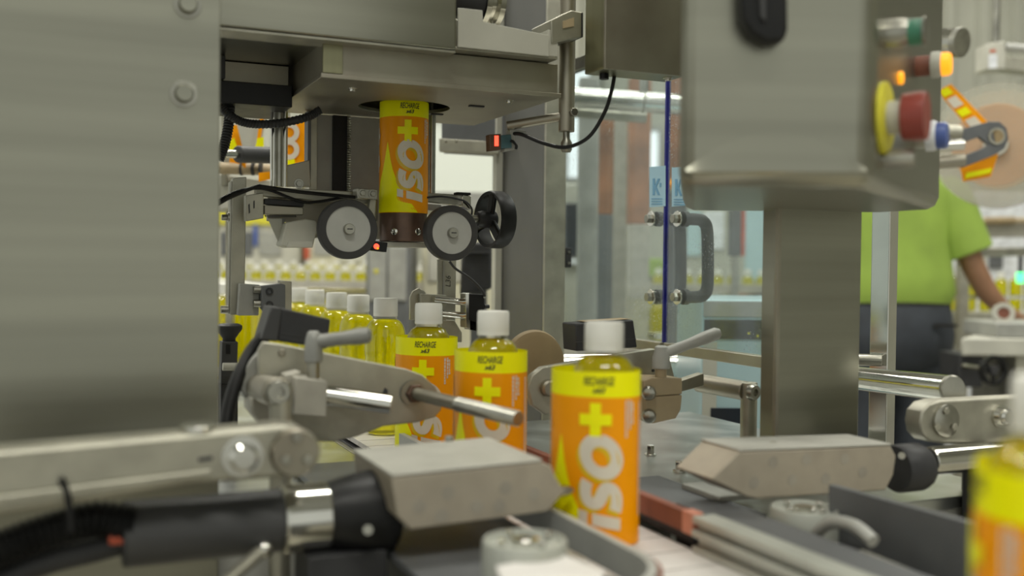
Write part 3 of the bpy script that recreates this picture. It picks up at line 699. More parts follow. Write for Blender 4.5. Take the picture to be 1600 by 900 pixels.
th = B(); th.lathe([(.0066 if i % 2 else .0058, i*.0011) for i in range(int((p1-p0).length*.55/.0011))], p0+(p1-p0)*.45, d, 18); t.add('thread', th, 'steel', 0)
t.add('rusty_nut', B().hexa(p0, d, .0090, .006), 'brown_collar', .0005); t.done()
t = Thing('clamp_lever', 'grey adjustable clamp lever on the left clamp arm', 'lever', 'grey clamp levers')
c = atv(490, 540, -.31); k = c.y/1600
t.add('hub', B().lathe([(14.5*k, -26*k), (14.5*k, -6*k), (13*k, 8*k), (10*k, 20*k), (7*k, 23*k)], c, ZZ, 24), 'lever_grey', .001)
e = atv(580, 523, -.33); a0 = c+ZZ*.003
t.add('handle', B().lathe([(.0062, 0), (.0058, (e-a0).length*.5), (.0072, (e-a0).length*.8), (.0068, (e-a0).length*.95), (.004, (e-a0).length)], a0, e-a0, 14), 'lever_grey', 0)
t.add('stem', B().cyl(c-ZZ*26*k, c-ZZ*52*k, 9.5*k), 'steel', .0004); t.done()
t = Thing('rod_holder', 'small grey block gripping a polished round bar under the left lever', 'block')
t.add('block', B().slab([(462, 589), (512, 596), (510, 652), (458, 648)], -.325, .035), 'cast', .001); t.add('block_cap', B().slab([(446, 586), (470, 580), (470, 600), (446, 600)], -.31, .02), 'cast', .001)
t.add('round_bar', B().cyl(atv(500, 616, -.315), atv(612, 632, -.335), .0082), 'polished', .0008); t.done()
t = Thing('bar_clamp', 'steel cross tube with socket bolt on a short post, left of the line', 'clamp', 'tube and post clamps')
p0 = atv(386, 600, -.19); p1 = atv(434, 613, -.352)
t.add('tube', B().cyl(p0, p1, .0118), 'worn_steel', .001)
d = (p1-p0).normalized(); bt = t.add('socket_bolt', B().lathe([(.0100, 0), (.0100, .004), (.0085, .006), (.0045, .006), (.0045, .002), (.0001, .002)], p1, d, 24), 'steel', 0)
q = atv(438, 668, -.35); t.add('post', B().cyl(Vector((q.x, q.y, CZ-.285)), Vector((q.x, q.y, p1.z-.003)), .0085), 'alu', .0006); t.done()
t = Thing('sensor_box', 'black sensor box tilted on top of the left clamp arm', 'sensor', 'black sensor boxes')
t.add('case', B().slab([(440, 481), (517, 499), (511, 545), (433, 533)], -.262, .035), 'dark', .0015); t.add('side_cover', B().slab([(424, 479), (441, 481), (434, 534), (408, 531)], -.264, .036), 'charcoal', .0012)
t.add('seam', B().slab([(438, 519), (513, 534), (513, 535.5), (438, 520.5)], -.2626, .001), 'charcoal', 0); t.done()
single('power_cable', 'thick black cable curving down behind the left clamp arm', 'cable', B().tube([atv(x, y, v) for x, y, v in ((425, 515, -.25), (395, 545, -.25), (372, 590, -.26), (357, 640, -.27), (352, 690, -.28), (352, 730, -.28))], .0058, 12), 'black', 0)
t = Thing('guide_post', 'dark clamp post with mushroom knob beside the steel panel edge', 'post')
p = atv(358, 520, -.02)
t.add('knob', B().lathe([(.007, -.028), (.007, -.006), (.014, .004), (.014, .008), (.010, .010)], p, ZZ, 24), 'dark', 0)
t.add('post', B().slab([(347, 534), (372, 534), (370, 600), (345, 600)], -.03, .018), 'charcoal'); t.add('window', B().slab([(353, 538), (360, 538), (360, 553), (353, 553)], -.031, .001), 'black', 0)
t.add('cross_pin', B().cyl(atv(348, 573, -.045), atv(385, 573, -.045), .0042), 'pale_paint', 0); t.add('foot', B().lbox(uu(345, 600, -.03), uu(372, 600, -.03), -.03, -.01, -.214, zz(358, 600, -.03)), 'dark'); t.done()
t = Thing('clear_cup', 'shiny round steel dish on the deck beside the steel panel', 'dish')
p = atz(372, 610, -.214)
t.add('dish', B().lathe([(.030, 0), (.034, .010), (.036, .022), (.034, .022), (.031, .010), (.001, .004)], p, ZZ, 32), 'polished', 0); t.done()

# ================================================================ right clamp arm
t = Thing('hinged_clamp', 'flat pale clamp arm behind the large sleeved bottle, right of the line', 'arm', 'hinged clamp arms')
t.add('arm_plate', B().slab([(825, 606), (831, 587), (848, 574), (968, 553), (1022, 545), (1046, 557), (1055, 592), (1000, 594), (900, 640), (852, 648), (832, 634)], -.22, .010), 'alu', .0012)
t.add('pivot_pin', B().lathe([(.0085, 0), (.0085, .006), (.0065, .008)], atv(855, 606, -.22), NV, 20), 'worn_steel', 0); bolts(t, [atv(1020, 579, -.22)], NV, .0018, .001, 'dark', washer=False); t.done()
t = Thing('clamp_lever', 'pale grey clamp lever pointing up right beside the clear doors', 'lever', 'grey clamp levers')
c = atv(1033, 560, -.245); k = c.y/1600
t.add('hub', B().lathe([(14*k, -16*k), (14*k, 2*k), (11*k, 10*k), (10*k, 18*k), (7*k, 20*k)], c, ZZ, 24), 'grey_disc', .001)
e = atv(1125, 519, -.26); a0 = c+ZZ*.004
t.add('handle', B().lathe([(.0062, 0), (.0055, (e-a0).length*.45), (.0070, (e-a0).length*.75), (.0068, (e-a0).length*.94), (.004, (e-a0).length)], a0, e-a0, 14), 'grey_disc', 0)
t.add('stem', B().cyl(c-ZZ*16*k, c-ZZ*36*k, 9*k), 'bracket_tan', .0004); t.done()
t = Thing('clamp_bracket', 'tan stained clamp housing under the right lever with two dome bolts', 'bracket')
t.add('upper_half', B().slab([(1006, 595), (1020, 590), (1066, 591), (1066, 616), (1008, 620)], -.255, .035), 'bracket_tan', .001); t.add('lower_half', B().slab([(1008, 621), (1066, 617), (1064, 640), (1056, 654), (1020, 662), (1010, 655)], -.255, .035), 'bracket_tan', .001)
for y in (614, 650): t.add('dome_bolt', B().lathe([(.0075, 0), (.0075, .004), (.006, .008), (.003, .0095)], atv(1010, y, -.258)+CU*.003, NV-CU*.6, 18), 'steel', 0)
t.add('connector', B().slab([(1064, 595), (1100, 583), (1100, 603), (1066, 612)], -.24, .012), 'worn_steel'); t.done()
t = Thing('bar_clamp', 'steel cross tube with socket bolt on a short post, beside the square column', 'clamp', 'tube and post clamps')
p0 = atv(1092, 598, -.20); p1 = atv(1166, 611, -.27)
t.add('tube', B().cyl(p0, p1, .0105), 'worn_steel', .001); q = Vector((p1.x, p1.y, 0)) + Vector((.003, 0, 0))
t.add('post', B().cyl(Vector((q.x, q.y, CZ-.214)), Vector((q.x, q.y, p1.z+.0095)), .0088), 'alu', .001)
d = (p1-p0).normalized(); t.add('socket_bolt', B().lathe([(.0088, 0), (.0088, .004), (.0075, .0065), (.0038, .0065), (.0038, .002), (.0001, .002)], p1+d*.007, d, 24), 'steel', 0); t.done()
t = Thing('sensor_box', 'black sensor box with yellow sticker behind the large bottle cap', 'sensor', 'black sensor boxes')
t.add('case', B().slab([(899, 506), (990, 500), (996, 543), (901, 549)], -.20, .032), 'dark', .0015)
zt_ = atv(945, 503, -.2)
t.add('sticker', B().prism([atv(915, 504, -.196)+ZZ*.0006, atv(985, 499.5, -.196)+ZZ*.0006, atv(985, 499.5, -.196)+CV*.022+ZZ*.0006, atv(915, 504, -.196)+CV*.022+ZZ*.0006], ZZ*.0004), 'tan', 0)
t.add('seam', B().slab([(900, 534), (994, 529), (994, 530.5), (900, 535.5)], -.2006, .001), 'charcoal', 0); t.done()
single('tan_disc', 'tan round disc between the second sleeved bottle and the frame post', 'roller', B().lathe([(.030, 0), (.036, .002), (.038, .008), (.036, .014), (.030, .016)], atv(838, 568, -.12), CV, 40), 'tan', 0)  # disc stands for a blurred tan ghost, not a known roller
# clamp with sensor beyond the mandrel
t = Thing('sensor_clamp', 'bright two rod clamp with black sensor behind the bottle caps', 'clamp')
t.add('lug', B().slab([(641, 500), (641, 465), (646, 455), (655, 450), (664, 455), (668, 462), (668, 500)], .07, .006), 'alu', .001)
t.add('block', B().slab([(657, 459), (698, 461), (698, 502), (657, 500)], .06, .014), 'alu', .001)
for y0, y1 in ((467, 473), (488, 494)): t.add('rod', B().cyl(atv(678, y0, .05), atv(730, y1, .05), .0042), 'polished', 0)
t.add('sensor_plate', B().slab([(728, 459), (734, 458), (735, 515), (742, 516), (728, 512)], .035, .02), 'polished', .0006)
s_ = t.add('sensor', B().slab([(733, 459), (757, 460), (757, 504), (745, 504), (733, 500)], .034, .018), 'black', .001)
t.add('screw', B().lathe([(.002, 0), (.002, .001)], atv(757, 464, .033), NV, 12), 'polished', 0, sub=s_); t.add('wing_nut', B().cyl(atv(757, 479, .04), atv(764, 479, .04), .0025), 'dark', 0, sub=s_)
t.add('base_clip', B().slab([(690, 500), (710, 500), (722, 520), (722, 535), (700, 535), (690, 520)], .075, .008), 'alu'); t.done()
t = Thing('scale_strip', 'flat grey measuring strip with pencilled marks below the right drive wheel', 'strip')
t.add('strip', B().slab([(684, 405), (713, 405), (711, 525), (684, 525)], .085, .004), 'alu', .0004)
k = B(); V, F = text_mesh('L36', .010, .0, .2); o_ = atv(704, 440, .0845)
vs = [k.bm.verts.new(o_+ZZ*x-CU*y) for x, y in V]
for f_ in F: k.face([vs[i] for i in f_])
t.add('pencil_mark', k, 'film_ink', 0); t.add('slot_edge', B().slab([(692, 408), (695, 408), (694, 520), (692, 520)], .0835, .001), 'grey_paint', 0); t.done()
single('sensor_cable', 'thin grey cable curving from the right drive wheel down to the black sensor', 'cable', B().tube([atv(x, y, .03) for x, y in ((702, 408), (712, 420), (735, 435), (752, 452), (758, 463))], .0016, 8), 'charcoal', 0)

# ================================================================ square column, pillar and tube on the right
t = Thing('square_column', 'wide brushed steel square column under the control pendant', 'column')
a = at(1215, 450, 1.0)-OM; ua, va = a.dot(CU), a.dot(CV); ub = uu(1345, 450, va); vb = (atu(1190, 450, ua)-OM).dot(CV)
t.add('column', B().lbox(ua, ub, va, vb, -.214, .14), 'brushed', .0012); t.add('corner_trim', B().lbox(ua-.001, ua+.003, va-.001, va+.004, -.214, .14), 'worn_steel', .0003)
t.add('base_flange', B().lbox(ua-.008, ub+.008, va-.008, vb+.008, -.214, -.206), 'steel'); t.done()
t = Thing('square_tube_pillar', 'slim polished square tube pillar in front of the worker', 'pillar')
p = at(1389, 450, 1.27); e1 = Vector((.7071, .7071, 0)); e2 = Vector((-.7071, .7071, 0))
t.add('tube', B().quadbox(Vector((p.x, p.y+.017, (0+1.45)/2)), e1*.012, e2*.012, ZZ*.725), 'polished', .0012); t.add('foot', B().quadbox(Vector((p.x, p.y+.017, .006)), e1*.03, e2*.03, ZZ*.006), 'steel'); t.done()
t = Thing('round_tube', 'polished steel round tube stub sticking out beside the square column', 'tube')
p0 = at(1330, 590, 1.18); p1 = at(1489, 608, 1.0); d = (p1-p0).normalized()
t.add('tube', B().cyl(p0, p1, .0132, seg=40), 'polished', .0006); t.add('end_cap', B().lathe([(.0136, -.003), (.0136, 0), (.0128, .001)], p1, d, 40), 'steel', 0)
t.add('weld_collar', B().lathe([(.0145, 0), (.0138, .006)], p0, d, 32), 'worn_steel', 0); t.done()
single('cross_tube', 'short steel cross tube between square column and slim pillar', 'tube', B().cyl(at(1335, 562, 1.28), at(1378, 563, 1.27), .0075), 'steel', .0005)

# ================================================================ control pendant
t = Thing('control_pendant', 'rounded stainless control pendant box with push buttons, top right', 'control box')
Yp = .72; A = at(1060, 300, Yp); Bp = at(1362, 300, Yp); Cp = at(1470, 300, .98)
pl = [(A.x, Yp), (Bp.x, Yp), (Cp.x, .98), (Cp.x-.03, 1.05), (A.x*1.5, 1.05)]
zb = at(1200, 291, Yp).z
t.add('case', B().prism([Vector((x, y, zb)) for x, y in pl], ZZ*.40), 'brushed', .011)
t.add('handle_block', B().slabY([(1157, -60), (1231, -60), (1232, 45), (1226, 64), (1198, 66), (1174, 52), (1160, 28)], Yp-.018, .0178), 'black', .003, label='black latch handle')
t.add('handle_ridge', B().slabY([(1186, -60), (1196, -60), (1198, 35), (1188, 25)], Yp-.021, .004), 'charcoal', .001)
b = B(); n = 16; f0 = Yp-.0004; top = []; bot = []
for i in range(n+1):
    x = 1072+282*i/n; k = (2*i/n-1); top.append(b.bm.verts.new(at(x, 206+58*k*k, f0))); bot.append(b.bm.verts.new(at(x, 268, f0-.0022)))
for i in range(n): b.face([top[i], top[i+1], bot[i+1], bot[i]])
t.add('reflection_arc', b, 'brushed', 0)  # added tilted sheet imitating an arc-shaped reflection on the case
n_ = Vector((Cp.y-Bp.y, -(Cp.x-Bp.x), 0)).normalized()
def fp(px, py): d = ray(px, py); return CAM + d*((Vector((Bp.x, Bp.y, 0))-Vector((0, 0, 0))).dot(n_)/d.dot(n_))
def button(px, py, spec):
    p = fp(px, py); sub = None
    for i, (nm, r0, r1, h0, h1, m) in enumerate(spec):
        k_ = t.add(nm, B().lathe([(r0, h0), (r0*.5+r1*.5, h0*.3+h1*.7), (r1*.9, h1)], p, n_, 28), m, 0, sub=sub)
        if sub is None: sub = k_
button(1385, 55, [('button_base', .011, .011, 0, .016, 'steel'), ('green_button', .0095, .0095, .016, .026, 'green_plastic'), ('button_rim', .0108, .0108, .026, .028, 'steel')])
button(1432, 104, [('lamp_base', .0085, .0085, 0, .012, 'brown_red'), ('lamp_collar', .0108, .0108, .012, .020, 'pale_paint'), ('amber_lens', .0098, .0092, .020, .027, 'amber_glow')])
button(1380, 185, [('yellow_plate', .0265, .0265, 0, .004, 'yellow_plastic'), ('stop_neck', .012, .012, .004, .014, 'pale_paint'), ('red_mushroom', .0165, .019, .014, .030, 'estop_red')])
button(1428, 214, [('button_base', .010, .010, 0, .010, 'steel'), ('white_button', .0125, .0125, .010, .018, 'white_plastic'), ('blue_cap', .011, .011, .018, .026, 'blue_plastic')])
button(1380, 250, [('key_switch', .007, .007, 0, .022, 'steel')])
button(1405, 122, [('amber_pilot', .005, .005, 0, .003, 'amber_glow')])
t.add('hanger_arm', B().box(A.x+.10, A.x+.17, Yp+.12, Yp+.20, zb+.40, zb+1.6), 'steel', .004)
t.done()

# ================================================================ foreground: left gripper head
t = Thing('support_beam', 'blurred aluminium profile beam with bolts across the lower left', 'beam', 'gripper head beams')
vB = -.485
t.add('beam', B().slab([(-90, 711), (0, 704), (300, 678), (438, 665), (470, 668), (490, 682), (496, 705), (488, 730), (465, 745), (300, 757), (0, 806), (-90, 820)], vB, .03), 'alu', .003)
t.add('ledge', B().slab([(-90, 790), (0, 775), (300, 737), (330, 734), (330, 744), (300, 748), (0, 790), (-90, 806)], vB-.006, .006), 'alu', .001)
t.add('end_disc', B().lathe([(.0165, 0), (.0165, .004), (.015, .006)], atv(460, 706, vB), NV, 36), 'worn_steel', 0)
bolts(t, [atv(463, 683, vB-.006), atv(446, 718, vB-.006), atv(480, 718, vB-.006)], NV, .0035, .003, 'steel', washer=False)
bb_ = atv(378, 712, vB); t.add('large_bolt', B().lathe([(.0135, 0), (.0135, .003), (.0095, .003), (.0095, .010), (.007, .012)], bb_, NV, 28), 'polished', 0)
t.add('small_slot', B().slab([(310, 716), (332, 713), (332, 719), (310, 722)], vB-.001, .001), 'dark', 0)
q = atv(310, 673, vB+.012); t.add('washer', B().cyl(q, q+ZZ*.004, .012), 'polished', .0005)
t.add('end_mount', B().lbox(-1.0, -.62, vB, vB+.03, -.30, zz(-90, 760, vB)), 'steel'); 
t.done()
t = Thing('bottle_gripper', 'grey block gripper head on a black motor pointing right at the large bottle', 'gripper', 'motor gripper heads')
vC = -.45; P = atv(440, 812, vC); zc = P.z-CZ
U = lambda px, py=806: uu(px, py, vC)
t.add('block', B().slab([(612, 746), (846, 722), (862, 728), (868, 745), (882, 768), (856, 800), (642, 828), (620, 806)], -.50, .10), 'spotted', .0012)
t.add('top_plate', B().prism([atv(612, 745.5, -.5004), atv(847, 721.5, -.5004), atv(847, 721.5, -.5004)+CV*.1, atv(612, 745.5, -.5004)+CV*.1], ZZ*.002), 'cast_lit_top', .0006)  # block is one plain box; this pale sheet paints its top as lit
for x, y in ((655, 792), (700, 770), (745, 792), (790, 762), (835, 772), (690, 806), (780, 790)): t.add('dot', B().cyl(atv(x, y, -.5), atv(x, y, -.5)+NV*.0003, .0048, seg=16), 'dot_blue', 0)
def axc(u0, u1, r0, r1=None): return B().cyl(W(u0, vC, zc), W(u1, vC, zc), r0, r1, 40)
t.add('motor_body', axc(U(190, 824), U(441), .0218), 'charcoal', .0025)
t.add('band_clamp', axc(U(438), U(512), .0238), 'polished', .002)
t.add('elbow', B().lathe([(.0225, 0), (.0250, .008), (.0285, .022), (.0300, .034), (.0300, .046), (.026, .050)], W(U(508), vC, zc), CU, 40), 'black', 0)
t.add('screw', B().cyl(atv(575, 828, -.482), atv(575, 828, -.486), .0035), 'steel', 0)
t.add('pin', B().lathe([(.0045, 0), (.0035, .012), (.001, .016)], atv(866, 768, -.49), CU, 16), 'steel', 0)
bolts(t, [atz(702, 695, zz(702, 700, -.41)+.001)], ZZ, .004, .006, 'steel')
t.add('lower_bracket', B().lbox(U(470), U(590), -.475, -.43, -.285, zc-.022), 'dark', .001)
t.done()
t = Thing('push_button', 'small red push button on the end of the black motor', 'button')
p = W(U(204, 838), vC-.012, zz(180, 838, vC-.012)); t.add('red_cap', B().lathe([(.0045, -.014), (.0055, -.012), (.0055, -.006), (.008, -.004), (.008, 0)], p, CU, 20), 'red_plastic', 0)
t.add('nut', B().cyl(p, p+CU*.004, .009, seg=6), 'pale_paint', .0004); t.done()
single('corrugated_hose', 'thick black corrugated hose leaving the motor at the lower left corner', 'hose', ribbed(B(), [atv(x, y, -.46) for x, y in ((206, 818), (150, 812), (90, 826), (30, 846), (-30, 872), (-90, 910))], .0125, 10), 'black', 0)
single('power_cable', 'smooth black cable below the corrugated hose at the lower left corner', 'cable', B().tube([atv(x, y, -.45) for x, y in ((206, 842), (150, 858), (80, 875), (10, 902), (-60, 940))], .0085, 12), 'dark', 0)
single('cable_tie', 'black cable tie fixing the hose to the aluminium beam', 'cable tie', B().tube([atv(x, y, -.49) for x, y in ((95, 748), (103, 765), (108, 790), (112, 830))], .0022, 8), 'black', 0)
t = Thing('adjusting_rod', 'thin silver adjusting rod slanting below the black motor', 'rod')
p0 = atv(330, 930, -.50); p1 = atv(412, 858, -.47); t.add('rod', B().cyl(p0, p1, .0046), 'alu', 0); t.add('ball_end', B().ball(p1, .0065), 'polished', 0); t.done()

# ---------------------------------------------------------------- belts and pulleys
def pulley(px, py, z, rr, lab):
    c = atz(px, py, z); t = Thing('belt_pulley', lab, 'pulley', 'round belt pulleys')
    t.add('rim', B().lathe([(rr*.8, -.030), (rr, -.028), (rr*1.0, -.002), (rr*.96, 0), (rr*.90, 0), (rr*.86, -.003), (.0005, -.003)], c, ZZ, 48, False), 'pale_rail', 0)
    t.add('hub', B().lathe([(rr*.34, -.003), (rr*.34, .0005), (rr*.28, .001)], c, ZZ, 24), 'polished', 0)
    for a in range(4): bolts(t, [c+Vector((math.cos(a*1.571+.6), math.sin(a*1.571+.6), 0))*rr*.66-ZZ*.003], ZZ, .0028, .004, 'polished', washer=False)
    t.add('axle', B().cyl(Vector((c.x, c.y, CZ-.285)), c-ZZ*.029, .008), 'steel', 0)
    t.done(); return c
cL = pulley(820, 842, -.168, .0262, 'round bolted belt pulley cap in front of the grey gripper block')
cR = pulley(1257, 792, -.186, .0262, 'round bolted belt pulley cap in front of the dark side plate')
def belt_ring(u_c, v_c, r, v_end, z0, z1, th):
    b = B(); path = [(u_c+r, v_end)]+[(u_c+r*math.cos(a), v_c-r*math.sin(a)) for a in [math.pi*i/20 for i in range(13)]]
    n = len(path); nr = [(1, 0)]+[(math.cos(math.pi*i/20), -math.sin(math.pi*i/20)) for i in range(13)]
    R_ = [[b.bm.verts.new(W(p[0]+q[0]*o, p[1]+q[1]*o, z)) for o, z in ((0, z0), (th, z0), (th, z1), (0, z1))] for p, q in zip(path, nr)]
    for A_, B_ in zip(R_, R_[1:]):
        for k in range(4): b.face([A_[k], A_[(k+1) % 4], B_[(k+1) % 4], B_[k]])
    b.face(R_[0]); b.face(R_[-1][::-1]); return b
lu = (cL-OM).dot(CU); lv = (cL-OM).dot(CV)
t = Thing('gripper_belt', 'brown red grip belt looping round the left pulley beside the large bottle', 'belt', 'bottle grip belts')
rB = -.041-lu-.013; lb = lu+.013; lw_ = lv-.008
t.add('belt', belt_ring(lb, lw_, rB, -.12, -.205, -.184, .003), 'brown_red', 0); t.add('backing', belt_ring(lb, lw_, rB-.006, -.12, -.203, -.182, .0058), 'grey_disc', 0)
t.add('belt_plate', B().lbox(lb-rB+.008, lb+rB-.008, lv, -.13, -.212, -.206), 'slate'); t.done()
single('cover_plate', 'dark grey cover plate left of the round pulley at the bottom edge', 'plate', B().lbox(lu-.085, lu-.028, lv-.09, lv+.035, -.203, -.200).lbox(lu-.085, lu-.083, lv-.09, lv+.035, -.284, -.203), 'slate')
single('white_card', 'white card lying in front of the left pulley at the bottom edge', 'card', B().prism([atz(x, y, -.178) for x, y in ((775, 892), (880, 872), (945, 900), (930, 940), (790, 930))], ZZ*.003), 'white_slat', .0003)
t = Thing('gripper_belt', 'brown red grip strip with pale end right of the large bottle', 'belt', 'bottle grip belts')
t.add('belt', B().lbox(.049, .057, -.518, -.10, -.200, -.184), 'brown_red'); t.add('worn_end', B().lbox(.048, .058, -.532, -.518, -.200, -.183), 'pink_worn'); t.add('backing', B().lbox(.057, .066, -.52, -.10, -.21, -.190), 'dark'); t.done()
t = Thing('guide_rail', 'grooved aluminium guide rail at the bottom right of the large bottle', 'rail')
t.add('rail', B().lbox(.052, .066, -.80, -.534, -.212, -.184), 'pale_rail', .001); t.add('rib', B().lbox(.0465, .052, -.80, -.534, -.189, -.184), 'pale_rail', .0008); t.add('rib', B().lbox(.0455, .052, -.80, -.534, -.199, -.194), 'pale_rail', .0008); t.add('rib', B().lbox(.0465, .052, -.80, -.534, -.211, -.206), 'pale_rail', .0008)
t.add('stand', B().lbox(.0645, .071, -.70, -.66, -.285, -.2), 'dark'); t.done()
t = Thing('belt_cover', 'dark grey belt cover strip between the guide rail and the right pulley', 'cover')
t.add('strip', B().lbox(.074, .112, -.80, -.47, -.212, -.190), 'slate', .001); t.add('side', B().lbox(.074, .079, -.80, -.47, -.284, -.212), 'dark'); t.done()
t = Thing('side_plate', 'dark grey upright side plate in front of the right gripper block', 'plate')
t.add('plate', B().prism([atu(x, y, .165) for x, y in ((1294, 757), (1520, 818), (1520, 930), (1294, 850))], CU*.006), 'slate', .0008)
t.add('stay', B().lbox(.166, .176, -.60, -.58, -.285, -.20), 'dark'); t.done()
t = Thing('wing_knob', 'grey wing knob on black clamp in front of the dark side plate', 'knob')
t.add('wing', B().tube([atu(x, y, .13) for x, y in ((1270, 858), (1278, 832), (1302, 816), (1335, 822), (1365, 846))], .0048, 10), 'grey_disc', 0)
c = atu(1325, 868, .135); t.add('clamp', B().lathe([(.012, -.085), (.012, -.02), (.016, -.016), (.016, .0), (.010, .005)], c, ZZ, 24), 'black', 0)
t.add('arm', B().cyl(atu(1345, 872, .13), atu(1460, 920, .13), .006), 'alu', 0); t.done()

# ================================================================ foreground: right gripper head
t = Thing('bottle_gripper', 'spotted grey block gripper head with black motor cap on the right side', 'gripper', 'motor gripper heads')
t.add('block', B().slab([(1155, 706), (1392, 697), (1400, 712), (1396, 742), (1384, 766), (1182, 780), (1166, 776), (1112, 749)], -.50, .052), 'spotted', .0012)
t.add('top_plate', B().prism([atv(1155, 705.5, -.5004), atv(1392, 696.5, -.5004), atv(1392, 696.5, -.5004)+CV*.0525, atv(1155, 705.5, -.5004)+CV*.0525], ZZ*.002), 'cast_lit_top', .0006)  # pale sheet again paints the block top as lit from above
for x, y in ((1208, 722), (1260, 718), (1320, 717), (1178, 754), (1238, 750), (1290, 748), (1348, 738)): t.add('dot', B().cyl(atv(x, y, -.5), atv(x, y, -.5)+NV*.0003, .0048, seg=16), 'dot_blue', 0)
vR = -.475; P = atv(1425, 730, vR); zr = P.z-CZ; UR = lambda px: uu(px, 730, vR)
t.add('motor_cap', B().lathe([(.0200, 0), (.0215, .003), (.0215, .026), (.0190, .032)], W(UR(1398), vR, zr), CU, 36), 'dark', 0)
t.add('shaft', B().cyl(W(UR(1450), vR, zr+.004), W(UR(1640), vR, zr+.004), .0130, seg=32), 'polished', .001)
bolts(t, [atv(1208, 699, -.475)], ZZ, .004, .004, 'worn_steel'); t.add('screw', B().cyl(atv(1409, 712, -.495), atv(1409, 712, -.498), .003), 'steel', 0)
t.add('mount', B().lbox(UR(1520), UR(1560), vR-.012, vR+.012, -.285, zr-.006), 'dark', .001); t.done()
t = Thing('support_beam', 'aluminium end arm with rounded bolted end behind the nearest bottle', 'beam', 'gripper head beams')
vE = -.46
t.add('beam', B().slab([(1438, 660), (1441, 643), (1452, 631), (1470, 626), (1760, 612), (1760, 692), (1480, 694), (1452, 690), (1441, 678)], vE, .02), 'alu', .002)
t.add('end_disc', B().lathe([(.0155, 0), (.0155, .003), (.014, .004)], atv(1476, 657, vE), NV, 36), 'steel', 0)
bolts(t, [atv(1477, 642, vE-.004), atv(1463, 667, vE-.004), atv(1490, 667, vE-.004)], NV, .0035, .002, 'alu', washer=False)
t.add('large_bolt', B().lathe([(.0115, 0), (.0115, .003), (.008, .003), (.008, .009), (.006, .011)], atv(1562, 650, vE), NV, 28), 'polished', 0)
t.add('end_mount', B().lbox(.42, .55, vE, vE+.02, -.30, zz(1650, 690, vE)), 'steel'); t.done()
# ================================================================ film feed behind the sleeving head (left)
t = Thing('label_film', 'wide orange label film web with white letters behind the guide rod', 'film')
Yf = 1.62
t.add('web', B().slabY([(446, 183), (482, 190), (484, 262), (446, 272)], Yf, .001), 'film_orange', 0)
t.add('web', B().slabY([(362, 195), (386, 195), (384, 262), (358, 262)], Yf+.05, .001), 'film_orange', 0)
t.add('yellow_print', B().slabY([(357, 222), (366, 215), (372, 236), (359, 240)], Yf+.045, .001), 'film_yellow', 0); t.add('yellow_print', B().slabY([(448, 250), (460, 248), (462, 262), (448, 264)], Yf-.004, .001), 'film_yellow', 0)
t.add('yellow_print', B().slabY([(402, 216), (412, 214), (412, 234), (398, 234)], Yf+.01, .001), 'film_yellow', 0)
lw = B()
for cy in (207, 234): lw.ring(at(452, cy, Yf-.003), Vector((0, -1, 0)), .016, .008, .001, 24)
t.add('white_lettering', lw, 'film_white', 0)
t.add('clear_web', B().slabY([(366, 178), (418, 176), (402, 250), (384, 250)], Yf+.02, .001), 'pale_paint', 0); t.add('red_stripe', B().slabY([(408, 172), (414, 172), (406, 226), (400, 226)], Yf+.012, .001), 'film_orange', 0)
t.add('lower_web', B().slabY([(404, 270), (480, 262), (476, 268), (404, 284)], Yf-.03, .002), 'film_orange', 0)
t.done()
t = Thing('film_roller', 'dark grey rubber film roller behind the corrugated hose', 'roller')
t.add('roller', B().cyl(at(371, 241, 1.50), at(430, 243, 1.56), .0125, seg=28), 'charcoal', .002); t.add('axle', B().cyl(at(340, 240, 1.47), at(371, 241, 1.50), .006), 'polished', 0); t.done()
t = Thing('film_roller', 'long steel film roller with rings below the dark roller', 'roller')
t.add('roller', B().cyl(at(330, 262, 1.66), at(486, 268, 1.72), .0095, seg=24), 'bracket_tan', .001)
for x in (376, 394, 406): t.add('ring', B().cyl(at(x, 263.5, 1.675), at(x+3, 263.6, 1.675), .0112), 'dark', 0)
t.done()
t = Thing('feed_frame', 'pale steel film feed frame with cross bars left of the guide rod', 'frame')
t.add('top_bar', B().slabY([(335, 148), (450, 150), (450, 168), (335, 166)], 1.70, .03), 'alu'); t.add('lower_shelf', B().slabY([(335, 272), (428, 284), (428, 305), (335, 330)], 1.70, .05), 'pale_paint')
t.add('upright', B().slabY([(345, 160), (354, 160), (354, 290), (345, 290)], 1.69, .02), 'alu'); t.add('upright', B().slabY([(440, 150), (450, 150), (450, 290), (440, 290)], 1.76, .02), 'alu')
t.add('floor_leg', B().slabY([(352, 280), (362, 280), (362, 1700), (352, 1700)], 1.75, .02), 'alu'); t.done()
t = Thing('cross_beam', 'blue grey steel cross beam joining the frame post behind the mandrel', 'beam')
t.add('beam', B().slabY([(690, 170), (790, 176), (790, 240), (690, 234)], 1.72, .06), 'slate', .001); t.add('lip', B().slabY([(686, 216), (780, 222), (780, 240), (686, 236)], 1.70, .02), 'alu', .001)
for q in ((697, 221), (713, 221)): bolts(t, [at(*q, 1.70)], (0, -1, 0), .0022, .002, 'polished', washer=False)
t.done()
t = Thing('gear_motor', 'dark geared motor low behind the right drive wheel', 'motor')
t.add('body', B().slabY([(722, 378), (770, 378), (768, 452), (718, 462)], 2.0, .12), 'dark', .006); t.add('fins', B().slabY([(726, 392), (764, 392), (764, 396), (726, 396)], 1.985, .02), 'charcoal', 0)
t.add('stand', B().slabY([(735, 455), (760, 455), (760, 1400), (735, 1400)], 2.03, .06), 'slate'); t.done()

